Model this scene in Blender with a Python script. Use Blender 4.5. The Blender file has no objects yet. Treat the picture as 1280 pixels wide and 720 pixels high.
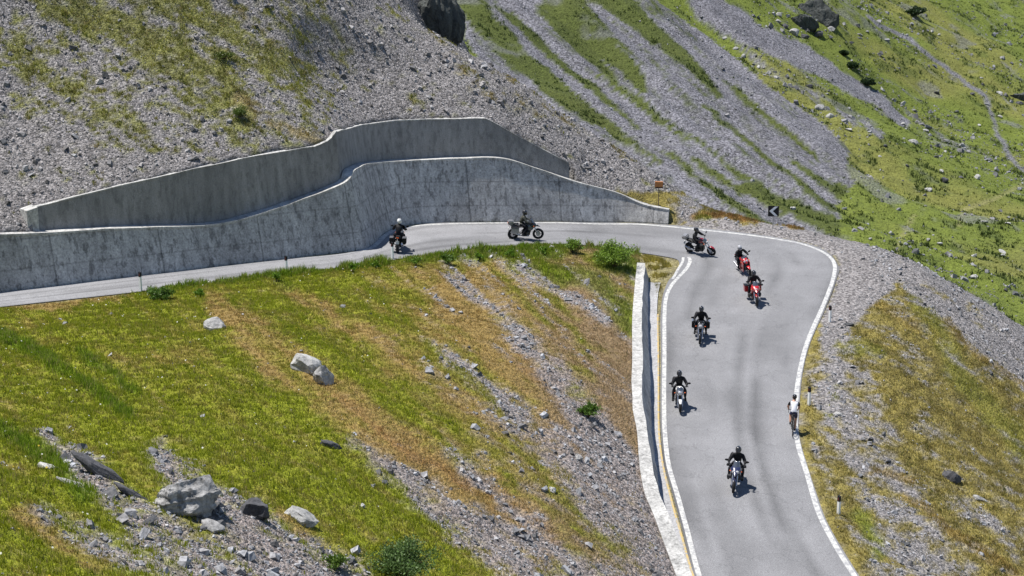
import bpy, bmesh, math, random
import numpy as np
from mathutils import Vector, Matrix, Quaternion
random.seed(5)
RS = np.random.RandomState(11)
S = bpy.context.scene
COL = S.collection

# ------------------------------------------------------------ camera, sky, sun, exposure
F = 2200.0
PITCH = 15.4
CZ = 26.0
cd = bpy.data.cameras.new('camera'); cam = bpy.data.objects.new('camera', cd); COL.objects.link(cam)
cd.sensor_width = 36; cd.lens = F / 1280 * 36; cd.clip_start = 1; cd.clip_end = 3000
cam.location = (0, 0, CZ); cam.rotation_euler = (math.radians(90 - PITCH), 0, 0)
S.camera = cam
SUN = Vector((-0.35, 0.07, 0.935)).normalized()
w = bpy.data.worlds.new('World'); S.world = w; w.use_nodes = True
nt = w.node_tree; bg = nt.nodes['Background']
sky = nt.nodes.new('ShaderNodeTexSky'); sky.sky_type = 'NISHITA'; sky.sun_disc = False
sky.sun_elevation = math.asin(SUN.z); sky.sun_rotation = math.atan2(SUN.x, SUN.y)
sky.altitude = 2500; sky.air_density = 1.0; sky.dust_density = 0.3
nt.links.new(sky.outputs[0], bg.inputs[0]); bg.inputs[1].default_value = 0.09
sl = bpy.data.lights.new('sun', 'SUN'); sl.energy = 4.6; sl.angle = math.radians(0.5); sl.color = (1.0, 0.96, 0.90)
so = bpy.data.objects.new('sun', sl); COL.objects.link(so); so.location = (-60, 60, 90)
so.rotation_euler = SUN.to_track_quat('Z', 'Y').to_euler()
S.view_settings.view_transform = 'Standard'; S.view_settings.look = 'None'
S.view_settings.exposure = 0.7; S.view_settings.gamma = 1.0

# ------------------------------------------------------------ pixel <-> world
cp, sp = math.cos(math.radians(PITCH)), math.sin(math.radians(PITCH))
def ray(u, v):
    a = (u - 640) / F; b = (360 - v) / F
    return np.array([a, cp + b * sp, -sp + b * cp])
def at_y(u, v, y):
    d = ray(u, v); t = y / d[1]
    return np.array([d[0] * t, y, CZ + d[2] * t])
def at_z(u, v, z):
    d = ray(u, v); t = (z - CZ) / d[2]
    return np.array([d[0] * t, d[1] * t, z])
def proj(x, y, z):
    dz = z - CZ
    dep = y * cp - dz * sp
    up = y * sp + dz * cp
    return 640 + F * x / dep, 360 - F * up / dep, dep
def sst(a, b, x):
    t = np.clip((x - a) / (b - a), 0, 1); return t * t * (3 - 2 * t)
def zroad(x, y):
    x = np.asarray(x, float); y = np.asarray(y, float)
    q = (9 - x)
    zu = .075 * np.logaddexp(0, q * 1.2) / 1.2
    zl = .07 * (y - 108)
    x0 = 3 - np.clip((104 - y) / 6, 0, 1) * 5
    s = sst(0, 6, x - x0)
    return (1 - s) * zu + s * zl
def hit(u, v, off=0.0, fn=zroad):
    d = ray(u, v); lo, hi = 30.0, 160.0
    for i in range(40):
        m = (lo + hi) / 2; p = d * m
        if CZ + p[2] > fn(p[0], p[1]) + off: lo = m
        else: hi = m
    p = d * lo
    return np.array([p[0], p[1], CZ + p[2]])
def resample(pts, step):
    # Catmull-Rom through the points, resampled evenly
    P = np.array(pts, float); out = []
    Q = np.vstack([2 * P[0] - P[1], P, 2 * P[-1] - P[-2]])
    for i in range(1, len(Q) - 2):
        n = 10
        for k in range(n):
            t = k / n; a, b, c, d = Q[i - 1], Q[i], Q[i + 1], Q[i + 2]
            out.append(.5 * ((2 * b) + (c - a) * t + (2 * a - 5 * b + 4 * c - d) * t * t + (3 * b - a - 3 * c + d) * t ** 3))
    out.append(P[-1]); out = np.array(out)
    L = np.concatenate([[0], np.cumsum(np.linalg.norm(np.diff(out[:, :2], axis=0), axis=1))])
    n = max(2, int(L[-1] / step)); s = np.linspace(0, L[-1], n)
    return np.stack([np.interp(s, L, out[:, k]) for k in range(out.shape[1])], 1)
def normals2d(P):
    T = np.gradient(P[:, :2], axis=0); T /= np.linalg.norm(T, axis=1)[:, None] + 1e-9
    return np.stack([-T[:, 1], T[:, 0]], 1)        # left of travel

# ------------------------------------------------------------ noise
def _h(ix, iy, s):
    n = (ix.astype(np.int64) * 374761393 + iy.astype(np.int64) * 668265263 + s * 974634777) & 0xffffffff
    n = ((n ^ (n >> 13)) * 1274126177) & 0xffffffff
    return ((n ^ (n >> 16)) & 0xffff) / 65535.0
def vn(x, y, s=0):
    x = np.asarray(x, float); y = np.asarray(y, float)
    ix = np.floor(x); iy = np.floor(y); fx = x - ix; fy = y - iy
    fx = fx * fx * (3 - 2 * fx); fy = fy * fy * (3 - 2 * fy)
    a = _h(ix, iy, s); b = _h(ix + 1, iy, s); c = _h(ix, iy + 1, s); d = _h(ix + 1, iy + 1, s)
    return (a * (1 - fx) + b * fx) * (1 - fy) + (c * (1 - fx) + d * fx) * fy
def fbm(x, y, s=0, o=4):
    r = 0; a = .5; t = 0
    for i in range(o):
        r = r + a * vn(x, y, s + i * 17); t += a; x = x * 2.03; y = y * 2.03; a *= .5
    return r / t
def pip(x, y, poly):
    ins = np.zeros(x.shape, bool); n = len(poly); j = n - 1
    for i in range(n):
        xi, yi = poly[i]; xj, yj = poly[j]
        if yi != yj:
            c = ((yi > y) != (yj > y)) & (x < (xj - xi) * (y - yi) / (yj - yi) + xi)
            ins ^= c
        j = i
    return ins
def pdist(x, y, P):
    d = np.full(np.shape(x), 1e9); tt = np.zeros(np.shape(x)); n = len(P) - 1
    for i in range(n):
        a = P[i]; b = P[i + 1]; e0 = b[0] - a[0]; e1 = b[1] - a[1]
        t = np.clip(((x - a[0]) * e0 + (y - a[1]) * e1) / (e0 * e0 + e1 * e1 + 1e-9), 0, 1)
        q = np.hypot(x - a[0] - t * e0, y - a[1] - t * e1)
        m = q < d; d = np.where(m, q, d); tt = np.where(m, (i + t) / n, tt)
    return d, tt
class RBF:
    def __init__(s, pts, lam=.05):
        P = np.array(pts, float); s.c = P[:, :2]; n = len(P)
        A = s.k(s.c, s.c) + lam * np.eye(n); Q = np.hstack([np.ones((n, 1)), s.c])
        M = np.block([[A, Q], [Q.T, np.zeros((3, 3))]])
        s.w = np.linalg.solve(M, np.concatenate([P[:, 2], np.zeros(3)]))
    def k(s, a, b):
        r = np.linalg.norm(a[:, None] - b[None], axis=2) / 20
        return np.where(r > 0, r * r * np.log(r + 1e-9), 0)
    def __call__(s, x, y):
        x = np.atleast_1d(np.asarray(x, float)); sh = x.shape
        p = np.stack([x.ravel(), np.atleast_1d(np.asarray(y, float)).ravel()], 1); out = np.empty(len(p))
        for i in range(0, len(p), 20000):
            q = p[i:i + 20000]
            out[i:i + 20000] = s.k(q, s.c) @ s.w[:len(s.c)] + s.w[len(s.c)] + q @ s.w[len(s.c) + 1:]
        return out.reshape(sh)

# ------------------------------------------------------------ materials
MATS = {}
def newmat(name):
    m = bpy.data.materials.new(name); m.use_nodes = True
    return m, m.node_tree, m.node_tree.nodes['Principled BSDF']
def nd(nt, t, **kw):
    n = nt.nodes.new(t)
    for k, v in kw.items():
        if k.startswith('_'): setattr(n, k[1:], v)
        else: n.inputs[k].default_value = v
    return n
def rgb(c): return (c[0], c[1], c[2], 1)
def simple(name, col, rough=.5, metal=0, coat=0, var=.15, scale=12, bump=0, emit=None, trans=0):
    if name in MATS: return MATS[name]
    m, nt, b = newmat(name)
    tc = nd(nt, 'ShaderNodeTexCoord')
    n = nd(nt, 'ShaderNodeTexNoise', Scale=scale, Detail=5.0)
    nt.links.new(tc.outputs['Object'], n.inputs['Vector'])
    mx = nd(nt, 'ShaderNodeMix', _data_type='RGBA', _blend_type='MIX')
    mx.inputs[6].default_value = rgb([c * (1 - var) for c in col]); mx.inputs[7].default_value = rgb([min(1, c * (1 + var)) for c in col])
    nt.links.new(n.outputs['Fac'], mx.inputs[0]); nt.links.new(mx.outputs[2], b.inputs['Base Color'])
    b.inputs['Roughness'].default_value = rough; b.inputs['Metallic'].default_value = metal
    b.inputs['Specular IOR Level'].default_value = .2 if max(col) < .03 else .5
    b.inputs['Coat Weight'].default_value = coat; b.inputs['Transmission Weight'].default_value = trans
    if bump:
        bp = nd(nt, 'ShaderNodeBump', Strength=bump, Distance=.02)
        nt.links.new(n.outputs['Fac'], bp.inputs['Height']); nt.links.new(bp.outputs[0], b.inputs['Normal'])
    MATS[name] = m; return m
def attr_mat(name, rough=.85, transl=0, noise=0, spec=.3):
    m, nt, b = newmat(name)
    a = nd(nt, 'ShaderNodeAttribute', _attribute_name='Col')
    src = a.outputs['Color']
    if noise:
        g = nd(nt, 'ShaderNodeNewGeometry'); n = nd(nt, 'ShaderNodeTexNoise', Scale=noise, Detail=4.0)
        nt.links.new(g.outputs['Position'], n.inputs['Vector'])
        mr = nd(nt, 'ShaderNodeMapRange'); mr.inputs[1].default_value = .3; mr.inputs[2].default_value = .7; mr.inputs[3].default_value = .65; mr.inputs[4].default_value = 1.35
        nt.links.new(n.outputs['Fac'], mr.inputs[0])
        mx = nd(nt, 'ShaderNodeMix', _data_type='RGBA', _blend_type='MULTIPLY'); mx.inputs[0].default_value = 1
        nt.links.new(src, mx.inputs[6]); nt.links.new(mr.outputs[0], mx.inputs[7]); src = mx.outputs[2]
        bp = nd(nt, 'ShaderNodeBump', Strength=.5, Distance=.05); nt.links.new(n.outputs['Fac'], bp.inputs['Height']); nt.links.new(bp.outputs[0], b.inputs['Normal'])
    nt.links.new(src, b.inputs['Base Color']); b.inputs['Roughness'].default_value = rough
    b.inputs['Specular IOR Level'].default_value = spec
    if transl:
        t = nd(nt, 'ShaderNodeBsdfTranslucent'); nt.links.new(src, t.inputs[0])
        ms = nd(nt, 'ShaderNodeMixShader'); ms.inputs[0].default_value = transl
        out = nt.nodes['Material Output']
        nt.links.new(b.outputs[0], ms.inputs[1]); nt.links.new(t.outputs[0], ms.inputs[2]); nt.links.new(ms.outputs[0], out.inputs[0])
    return m
def ground_mat(name, vs, ns, bdist):
    """vertex cover colour + stone cells where the attribute Gravel says so"""
    m, nt, b = newmat(name); L = nt.links
    a = nd(nt, 'ShaderNodeAttribute', _attribute_name='Col'); gr = nd(nt, 'ShaderNodeAttribute', _attribute_name='Gravel')
    g = nd(nt, 'ShaderNodeNewGeometry')
    n = nd(nt, 'ShaderNodeTexNoise', Scale=ns, Detail=8.0, Roughness=.7); L.new(g.outputs['Position'], n.inputs['Vector'])
    v = nd(nt, 'ShaderNodeTexVoronoi', Scale=vs, Randomness=1.0); L.new(g.outputs['Position'], v.inputs['Vector'])
    v2 = nd(nt, 'ShaderNodeTexVoronoi', Scale=vs * 2.7, Randomness=1.0); L.new(g.outputs['Position'], v2.inputs['Vector'])
    mr = nd(nt, 'ShaderNodeMapRange'); mr.inputs[1].default_value = .33; mr.inputs[2].default_value = .67; mr.inputs[3].default_value = .5; mr.inputs[4].default_value = 1.45
    L.new(n.outputs['Fac'], mr.inputs[0])
    m1 = nd(nt, 'ShaderNodeMix', _data_type='RGBA', _blend_type='MULTIPLY'); m1.inputs[0].default_value = 1
    L.new(a.outputs['Color'], m1.inputs[6]); L.new(mr.outputs[0], m1.inputs[7])
    sep = nd(nt, 'ShaderNodeSeparateColor'); L.new(v.outputs['Color'], sep.inputs[0])
    r2 = nd(nt, 'ShaderNodeMapRange'); r2.inputs[3].default_value = .45; r2.inputs[4].default_value = 1.55; L.new(sep.outputs[0], r2.inputs[0])
    m2 = nd(nt, 'ShaderNodeMix', _data_type='RGBA', _blend_type='MULTIPLY')
    L.new(gr.outputs['Fac'], m2.inputs[0]); L.new(m1.outputs[2], m2.inputs[6]); L.new(r2.outputs[0], m2.inputs[7])
    L.new(m2.outputs[2], b.inputs['Base Color']); b.inputs['Roughness'].default_value = .95; b.inputs['Specular IOR Level'].default_value = .15
    ad = nd(nt, 'ShaderNodeMath', _operation='MULTIPLY_ADD'); L.new(v.outputs['Distance'], ad.inputs[0]); ad.inputs[1].default_value = -1.0
    L.new(n.outputs['Fac'], ad.inputs[2])
    ad2 = nd(nt, 'ShaderNodeMath', _operation='MULTIPLY_ADD'); L.new(v2.outputs['Distance'], ad2.inputs[0]); ad2.inputs[1].default_value = -.5; L.new(ad.outputs[0], ad2.inputs[2])
    bp = nd(nt, 'ShaderNodeBump', Strength=1.0, Distance=bdist); L.new(ad2.outputs[0], bp.inputs['Height']); L.new(bp.outputs[0], b.inputs['Normal'])
    return m
def asphalt_mat():
    m, nt, b = newmat('asphalt'); L = nt.links
    g = nd(nt, 'ShaderNodeNewGeometry')
    n = nd(nt, 'ShaderNodeTexNoise', Scale=.35, Detail=6.0, Roughness=.6); L.new(g.outputs['Position'], n.inputs['Vector'])
    f = nd(nt, 'ShaderNodeTexNoise', Scale=26.0, Detail=3.0, Roughness=.8); L.new(g.outputs['Position'], f.inputs['Vector'])
    a = nd(nt, 'ShaderNodeAttribute', _attribute_name='Col')
    r1 = nd(nt, 'ShaderNodeMapRange'); r1.inputs[1].default_value = .35; r1.inputs[2].default_value = .65; r1.inputs[3].default_value = .86; r1.inputs[4].default_value = 1.08; L.new(n.outputs['Fac'], r1.inputs[0])
    r2 = nd(nt, 'ShaderNodeMapRange'); r2.inputs[1].default_value = .3; r2.inputs[2].default_value = .7; r2.inputs[3].default_value = .5; r2.inputs[4].default_value = 1.5; L.new(f.outputs['Fac'], r2.inputs[0])
    mm = nd(nt, 'ShaderNodeMath', _operation='MULTIPLY'); L.new(r1.outputs[0], mm.inputs[0]); L.new(r2.outputs[0], mm.inputs[1])
    mx = nd(nt, 'ShaderNodeMix', _data_type='RGBA', _blend_type='MULTIPLY'); mx.inputs[0].default_value = 1
    L.new(a.outputs['Color'], mx.inputs[6]); L.new(mm.outputs[0], mx.inputs[7])
    # fine cracks
    v = nd(nt, 'ShaderNodeTexVoronoi', Scale=.32, _feature='DISTANCE_TO_EDGE')
    wp = nd(nt, 'ShaderNodeTexNoise', Scale=1.3, Detail=5.0); L.new(g.outputs['Position'], wp.inputs['Vector'])
    va = nd(nt, 'ShaderNodeVectorMath', _operation='MULTIPLY_ADD'); L.new(wp.outputs['Color'], va.inputs[0]); va.inputs[1].default_value = (1.6, 1.6, 1.6); L.new(g.outputs['Position'], va.inputs[2])
    L.new(va.outputs[0], v.inputs['Vector'])
    rc = nd(nt, 'ShaderNodeMapRange'); rc.inputs[1].default_value = .0; rc.inputs[2].default_value = .012; rc.inputs[3].default_value = .72; rc.inputs[4].default_value = 1; L.new(v.outputs['Distance'], rc.inputs[0])
    m3 = nd(nt, 'ShaderNodeMix', _data_type='RGBA', _blend_type='MULTIPLY'); m3.inputs[0].default_value = .8
    L.new(mx.outputs[2], m3.inputs[6]); L.new(rc.outputs[0], m3.inputs[7])
    L.new(m3.outputs[2], b.inputs['Base Color']); b.inputs['Roughness'].default_value = .8; b.inputs['Specular IOR Level'].default_value = .35
    bp = nd(nt, 'ShaderNodeBump', Strength=.5, Distance=.01); L.new(f.outputs['Fac'], bp.inputs['Height']); L.new(bp.outputs[0], b.inputs['Normal'])
    return m
def paint_mat(name, col, wear=.45):
    m, nt, b = newmat(name); L = nt.links
    g = nd(nt, 'ShaderNodeNewGeometry')
    n = nd(nt, 'ShaderNodeTexNoise', Scale=5.0, Detail=7.0, Roughness=.75); L.new(g.outputs['Position'], n.inputs['Vector'])
    r = nd(nt, 'ShaderNodeMapRange'); r.inputs[1].default_value = wear + .09; r.inputs[2].default_value = wear + .2; L.new(n.outputs['Fac'], r.inputs[0])
    mx = nd(nt, 'ShaderNodeMix', _data_type='RGBA'); mx.inputs[6].default_value = rgb(col); mx.inputs[7].default_value = (.26, .26, .27, 1)
    L.new(r.outputs[0], mx.inputs[0]); L.new(mx.outputs[2], b.inputs['Base Color']); b.inputs['Roughness'].default_value = .7
    return m
def concrete_mat(name, col, streak=.5, spots=0.0, joints=0, fine=9.0):
    m, nt, b = newmat(name); L = nt.links
    g = nd(nt, 'ShaderNodeNewGeometry')
    mp = nd(nt, 'ShaderNodeMapping'); mp.inputs['Scale'].default_value = (2.2, 2.2, .35); L.new(g.outputs['Position'], mp.inputs['Vector'])
    n = nd(nt, 'ShaderNodeTexNoise', Scale=1.0, Detail=8.0, Roughness=.65); L.new(mp.outputs[0], n.inputs['Vector'])
    f = nd(nt, 'ShaderNodeTexNoise', Scale=fine, Detail=6.0, Roughness=.8); L.new(g.outputs['Position'], f.inputs['Vector'])
    k = nd(nt, 'ShaderNodeTexNoise', Scale=.25, Detail=4.0); L.new(g.outputs['Position'], k.inputs['Vector'])
    def mr(src, a, b_, lo, hi):
        r = nd(nt, 'ShaderNodeMapRange'); r.inputs[1].default_value = a; r.inputs[2].default_value = b_; r.inputs[3].default_value = lo; r.inputs[4].default_value = hi; L.new(src, r.inputs[0]); return r.outputs[0]
    def mul(a, b_):
        q = nd(nt, 'ShaderNodeMath', _operation='MULTIPLY'); L.new(a, q.inputs[0]); L.new(b_, q.inputs[1]); return q.outputs[0]
    val = mul(mul(mr(n.outputs['Fac'], .35, .68, 1 - streak, 1 + streak * .6), mr(f.outputs['Fac'], .35, .65, .6, 1.4)), mr(k.outputs['Fac'], .35, .65, .85, 1.12))
    if spots:
        ms = nd(nt, 'ShaderNodeMapping'); ms.inputs['Scale'].default_value = (4, 4, 1.6); L.new(g.outputs['Position'], ms.inputs['Vector'])
        s_ = nd(nt, 'ShaderNodeTexNoise', Scale=1.0, Detail=5.0, Roughness=.6); L.new(ms.outputs[0], s_.inputs['Vector'])
        val = mul(val, mr(s_.outputs['Fac'], .38, .47, 1 - spots, 1))
    if joints:
        for an, per, amt in (('Run', joints, .45), ('Hgt', 1.45, .22)):
            at = nd(nt, 'ShaderNodeAttribute', _attribute_name=an)
            w1 = nd(nt, 'ShaderNodeMath', _operation='MULTIPLY_ADD'); L.new(f.outputs['Fac'], w1.inputs[0]); w1.inputs[1].default_value = .10; L.new(at.outputs['Fac'], w1.inputs[2])
            pp = nd(nt, 'ShaderNodeMath', _operation='PINGPONG'); L.new(w1.outputs[0], pp.inputs[0]); pp.inputs[1].default_value = per / 2
            val = mul(val, mr(pp.outputs[0], .02, .07, 1 - amt, 1))
    mx = nd(nt, 'ShaderNodeMix', _data_type='RGBA', _blend_type='MULTIPLY'); mx.inputs[0].default_value = 1; mx.inputs[6].default_value = rgb(col); L.new(val, mx.inputs[7])
    L.new(mx.outputs[2], b.inputs['Base Color']); b.inputs['Roughness'].default_value = .9
    bp = nd(nt, 'ShaderNodeBump', Strength=.6, Distance=.04); L.new(f.outputs['Fac'], bp.inputs['Height']); L.new(bp.outputs[0], b.inputs['Normal'])
    return m

# ------------------------------------------------------------ object helpers
def link(o, parent=None):
    COL.objects.link(o)
    if parent: o.parent = parent
    return o
def tag(o, label=None, cat=None, group=None, kind=None):
    if label: o['label'] = label
    if cat: o['category'] = cat
    if group: o['group'] = group
    if kind: o['kind'] = kind
    return o
def npmesh(name, V, Fc, mat, parent=None, smooth=False, col=None, gravel=None):
    V = np.asarray(V, np.float32); Fc = np.asarray(Fc, np.int32)
    me = bpy.data.meshes.new(name); k = Fc.shape[1]; nf = len(Fc)
    me.vertices.add(len(V)); me.vertices.foreach_set('co', V.ravel())
    me.loops.add(nf * k); me.loops.foreach_set('vertex_index', Fc.ravel())
    me.polygons.add(nf); me.polygons.foreach_set('loop_start', np.arange(0, nf * k, k, dtype=np.int32))
    me.polygons.foreach_set('use_smooth', np.full(nf, smooth, bool))
    me.update(calc_edges=True); me.validate()
    if col is not None:
        a = me.attributes.new('Col', 'FLOAT_COLOR', 'POINT'); c = np.ones((len(V), 4), np.float32); c[:, :3] = col
        a.data.foreach_set('color', c.ravel())
    if gravel is not None:
        a = me.attributes.new('Gravel', 'FLOAT', 'POINT'); a.data.foreach_set('value', np.asarray(gravel, np.float32).ravel())
    if mat: me.materials.append(mat)
    return link(bpy.data.objects.new(name, me), parent)
def gridfaces(nx, ny):
    i, j = np.meshgrid(np.arange(nx - 1), np.arange(ny - 1), indexing='ij'); a = (i * ny + j).ravel()
    return np.stack([a, a + ny, a + ny + 1, a + 1], 1)
class MB:
    """collects simple solids, ends as ONE mesh object"""
    def __init__(s): s.bm = bmesh.new()
    def box(s, c, d, rot=None, bev=0):
        M = Matrix.Translation(c) @ (rot.to_4x4() if rot else Matrix.Identity(4)) @ Matrix.Diagonal((d[0], d[1], d[2], 1))
        r = bmesh.ops.create_cube(s.bm, size=1, matrix=M)
        if bev:
            es = list({e for v in r['verts'] for e in v.link_edges})
            bmesh.ops.bevel(s.bm, geom=es, offset=bev, segments=2, affect='EDGES')
        return s
    def ell(s, c, d, rot=None, u=16, v=10):
        M = Matrix.Translation(c) @ (rot.to_4x4() if rot else Matrix.Identity(4)) @ Matrix.Diagonal((d[0], d[1], d[2], 1))
        r = bmesh.ops.create_uvsphere(s.bm, u_segments=u, v_segments=v, radius=1, matrix=M)
        return s
    def tube(s, pts, r, n=8, r2=None):
        pts = [Vector(p) for p in pts]; rings = []
        for i, p in enumerate(pts):
            t = (pts[min(i + 1, len(pts) - 1)] - pts[max(i - 1, 0)]).normalized()
            a = t.cross(Vector((0, 0, 1)) if abs(t.z) < .9 else Vector((0, 1, 0))).normalized(); b = t.cross(a)
            rr = r if r2 is None else r + (r2 - r) * i / (len(pts) - 1)
            rings.append([s.bm.verts.new(p + (a * math.cos(q) + b * math.sin(q)) * rr) for q in [2 * math.pi * k / n for k in range(n)]])
        for i in range(len(rings) - 1):
            for k in range(n): s.bm.faces.new((rings[i][k], rings[i][(k + 1) % n], rings[i + 1][(k + 1) % n], rings[i + 1][k]))
        s.bm.faces.new(rings[0][::-1]); s.bm.faces.new(rings[-1]); return s
    def torus(s, c, R, r, n=28, m=8, sy=1):      # axis along Y
        g = []
        for i in range(n):
            a = 2 * math.pi * i / n; ring = []
            for j in range(m):
                b = 2 * math.pi * j / m; q = R + r * math.cos(b)
                ring.append(s.bm.verts.new((c[0] + q * math.cos(a), c[1] + r * sy * math.sin(b), c[2] + q * math.sin(a))))
            g.append(ring)
        for i in range(n):
            for j in range(m): s.bm.faces.new((g[i][j], g[(i + 1) % n][j], g[(i + 1) % n][(j + 1) % m], g[i][(j + 1) % m]))
        return s
    def prism(s, prof, y0, y1, taper=None):       # profile in XZ, extruded along Y
        a = [s.bm.verts.new((x, y0, z)) for x, z in prof]; b = [s.bm.verts.new((x, y1, z)) for x, z in prof]
        n = len(prof)
        for k in range(n): s.bm.faces.new((a[k], a[(k + 1) % n], b[(k + 1) % n], b[k]))
        s.bm.faces.new(a[::-1]); s.bm.faces.new(b); return s
    def loft(s, secs, n=14):                      # sections: (x, z, half width, half height) along X, superellipse
        rings = []
        for (x, z, hw, hh) in secs:
            ring = []
            for k in range(n):
                a = 2 * math.pi * k / n; ca, sa = math.cos(a), math.sin(a)
                ring.append(s.bm.verts.new((x, hw * math.copysign(abs(ca) ** .75, ca), z + hh * math.copysign(abs(sa) ** .75, sa))))
            rings.append(ring)
        for i in range(len(rings) - 1):
            for k in range(n): s.bm.faces.new((rings[i][k], rings[i][(k + 1) % n], rings[i + 1][(k + 1) % n], rings[i + 1][k]))
        s.bm.faces.new(rings[0][::-1]); s.bm.faces.new(rings[-1]); return s
    def build(s, name, mat, parent=None, smooth=True):
        bmesh.ops.recalc_face_normals(s.bm, faces=s.bm.faces)
        me = bpy.data.meshes.new(name); s.bm.to_mesh(me); s.bm.free()
        for p in me.polygons: p.use_smooth = smooth
        if smooth:
            try: me.set_sharp_from_angle(angle=math.radians(40))
            except Exception: pass
        me.materials.append(mat)
        return link(bpy.data.objects.new(name, me), parent)
def empty(name, loc, rz=0, rx=0):
    o = bpy.data.objects.new(name, None); COL.objects.link(o); o.location = loc; o.rotation_mode = 'XYZ'
    o.rotation_euler = (rx, 0, rz); o.empty_display_size = .3; return o

# ============================================================ LAYOUT: lines of the place
WALL = [(-70, 375, 292), (0, 365, 293), (60, 358, 291), (150, 347, 285.5), (220, 339, 283), (285, 331, 279), (350, 324, 262), (400, 318, 245),
        (440, 313.5, 230), (456, 311, 222), (465, 306, 213), (472, 300, 209), (479, 292.5, 205), (490, 286, 203), (506, 281.5, 201.5), (530, 279, 200),
        (580, 277.5, 198), (635, 277, 198), (680, 276.5, 212), (720, 277, 226), (770, 277.5, 240), (800, 278, 254), (835, 280, 262)]
wb = np.array([hit(u, v) for u, v, t in WALL])
BAT = .23                                             # the lower wall leans back this much per metre
_wn = normals2d(wb); wt = wb[:, 2] + 3
for _ in range(6):
    wt = np.array([at_y(u, t, b[1] + n[1] * BAT * (z - b[2]))[2] for (u, v, t), b, n, z in zip(WALL, wb, _wn, wt)])
WL = resample(np.column_stack([wb, wt]), .3)        # x y zbase ztop
WN = normals2d(WL)                                   # left of travel = behind the wall (travel +x)
for _ in range(3): WN[1:-1] = (WN[:-2] + WN[1:-1] * 2 + WN[2:]) / 4
WN /= np.linalg.norm(WN, axis=1)[:, None]
UTOP = [(40, 262), (55, 258), (146, 235), (233, 215), (325, 195), (400, 183), (417, 175), (425, 165), (458, 156), (500, 151), (560, 149), (610, 148), (640, 165), (680, 187), (716, 206)]
LT = .62; UT = .6                                     # ledge (lower wall) and upper wall thickness
BO = BAT * (WL[:, 3] - WL[:, 2])
for _ in range(4): BO[1:-1] = (BO[:-2] + BO[1:-1] * 2 + BO[2:]) / 4
uf = WL[:, :2] + WN * (BO + LT)[:, None]
uu, _, _ = proj(uf[:, 0], uf[:, 1], WL[:, 3])
uvt = np.interp(uu, [a for a, b in UTOP], [b for a, b in UTOP])
utz = np.array([at_y(a, b, p[1])[2] for a, b, p in zip(uu, uvt, uf)])
umask = (uu > 46) & (uu < 717)
ui = np.where(umask)[0]; u0, u1 = ui[0], ui[-1]
# ground line behind the walls
gz = np.where(umask, utz - .05, WL[:, 3] - .05)
BAR = WL[:, :2] + WN * (BO + np.where(umask, LT + UT * .5, LT * .5))[:, None]
_of = BO + np.where(umask, LT + UT * .5, LT * .5); _kd, _ = pdist(BAR[:, 0], BAR[:, 1], WL[:, :2]); _kk = _kd > _of * .93
BAR = BAR[_kk]; gz = gz[_kk]
OUTPX = [(850, 281.5), (870, 284), (900, 287.5), (940, 292), (970, 296.5), (1000, 302), (1027, 310.5), (1042, 320), (1048, 332), (1046, 348), (1040, 366), (1033, 384), (1013, 428),
         (1003, 468), (999, 500), (998, 530), (1003, 560), (1013, 592), (1028, 640), (1048, 680), (1074, 720), (1105, 765), (1150, 820)]
OUTE = resample([hit(u, v) for u, v in OUTPX], .4)
INPX = [(-70, 394), (0, 384), (100, 374), (180, 364), (260, 352), (350, 342), (430, 334), (490, 325), (560, 315), (640, 308), (700, 305), (760, 309), (800, 316), (832, 321), (848, 328),
        (846, 338), (835, 352), (828, 372), (825.5, 400), (826, 440), (825.5, 500), (826, 540), (830, 580), (841, 620), (852, 660), (867, 720), (886, 765), (912, 820)]
INE = resample([hit(u, v) for u, v in INPX], .4)
# retaining wall above the lower leg: left edge px, top width, height above road
RW = [(797, 330, .5, .75), (794, 360, .5, 1.0), (791, 400, .55, 1.25), (791, 450, .55, 1.45), (790, 500, .55, 1.55), (797, 540, .5, 1.35), (800, 580, .6, 1.2), (806, 615, .65, 1.05), (816, 640, .65, .95),
      (831, 680, .65, .85), (846, 720, .66, .8), (864, 765, .66, .8), (890, 820, .66, .8)]
rl = []
for u, v, wd, h in RW:
    p = hit(u, v, h); rl.append((p[0], p[1], p[2], wd * .82, h))
RL = resample(rl, .3); RN = normals2d(RL)             # travel -y : left = +x (road side)
SH1 = [  # inner/outer slopes control: (u, v, z)
    (640, 335, .9), (600, 420, 1.9), (400, 400, 3.0), (200, 450, 4.5), (200, 400, 3.2), (0, 430, 4.1), (0, 500, 5.8), (0, 600, 7.4), (0, 720, 8.6), (200, 600, 6.3), (200, 720, 6.8), (400, 550, 4.2), (400, 720, 4.4),
    (600, 550, 2.1), (600, 720, 1.6), (720, 620, .2), (740, 720, -.5), (740, 450, 1.2), (-200, 600, 11), (-200, 850, 12), (200, 900, 9), (500, 900, 4), (750, 850, .2), (-300, 430, 6.5), (500, 370, 2.0)]
inner_pts = [at_z(u, v, z) for u, v, z in SH1]
nfree = int(np.argmin(np.hypot(INE[:, 0] - RL[0, 0], INE[:, 1] - RL[0, 1] - 2)))
inner_pts += [np.array([p[0], p[1], zroad(p[0], p[1])]) for p in INE[:nfree:6]]
inner_pts += [np.array([p[0], p[1], p[2] - .06]) for p in RL[::5]]
IN_RBF = RBF(inner_pts)
hp = []
_bu0, _, _ = proj(BAR[:, 0], BAR[:, 1], gz)
for k in range(0, len(BAR), 6):
    hp.append((BAR[k, 0], BAR[k, 1], gz[k]))
def slopept(u, v, z): return at_z(u, v, z)
bu, _, _ = proj(BAR[:, 0], BAR[:, 1], gz)
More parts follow.
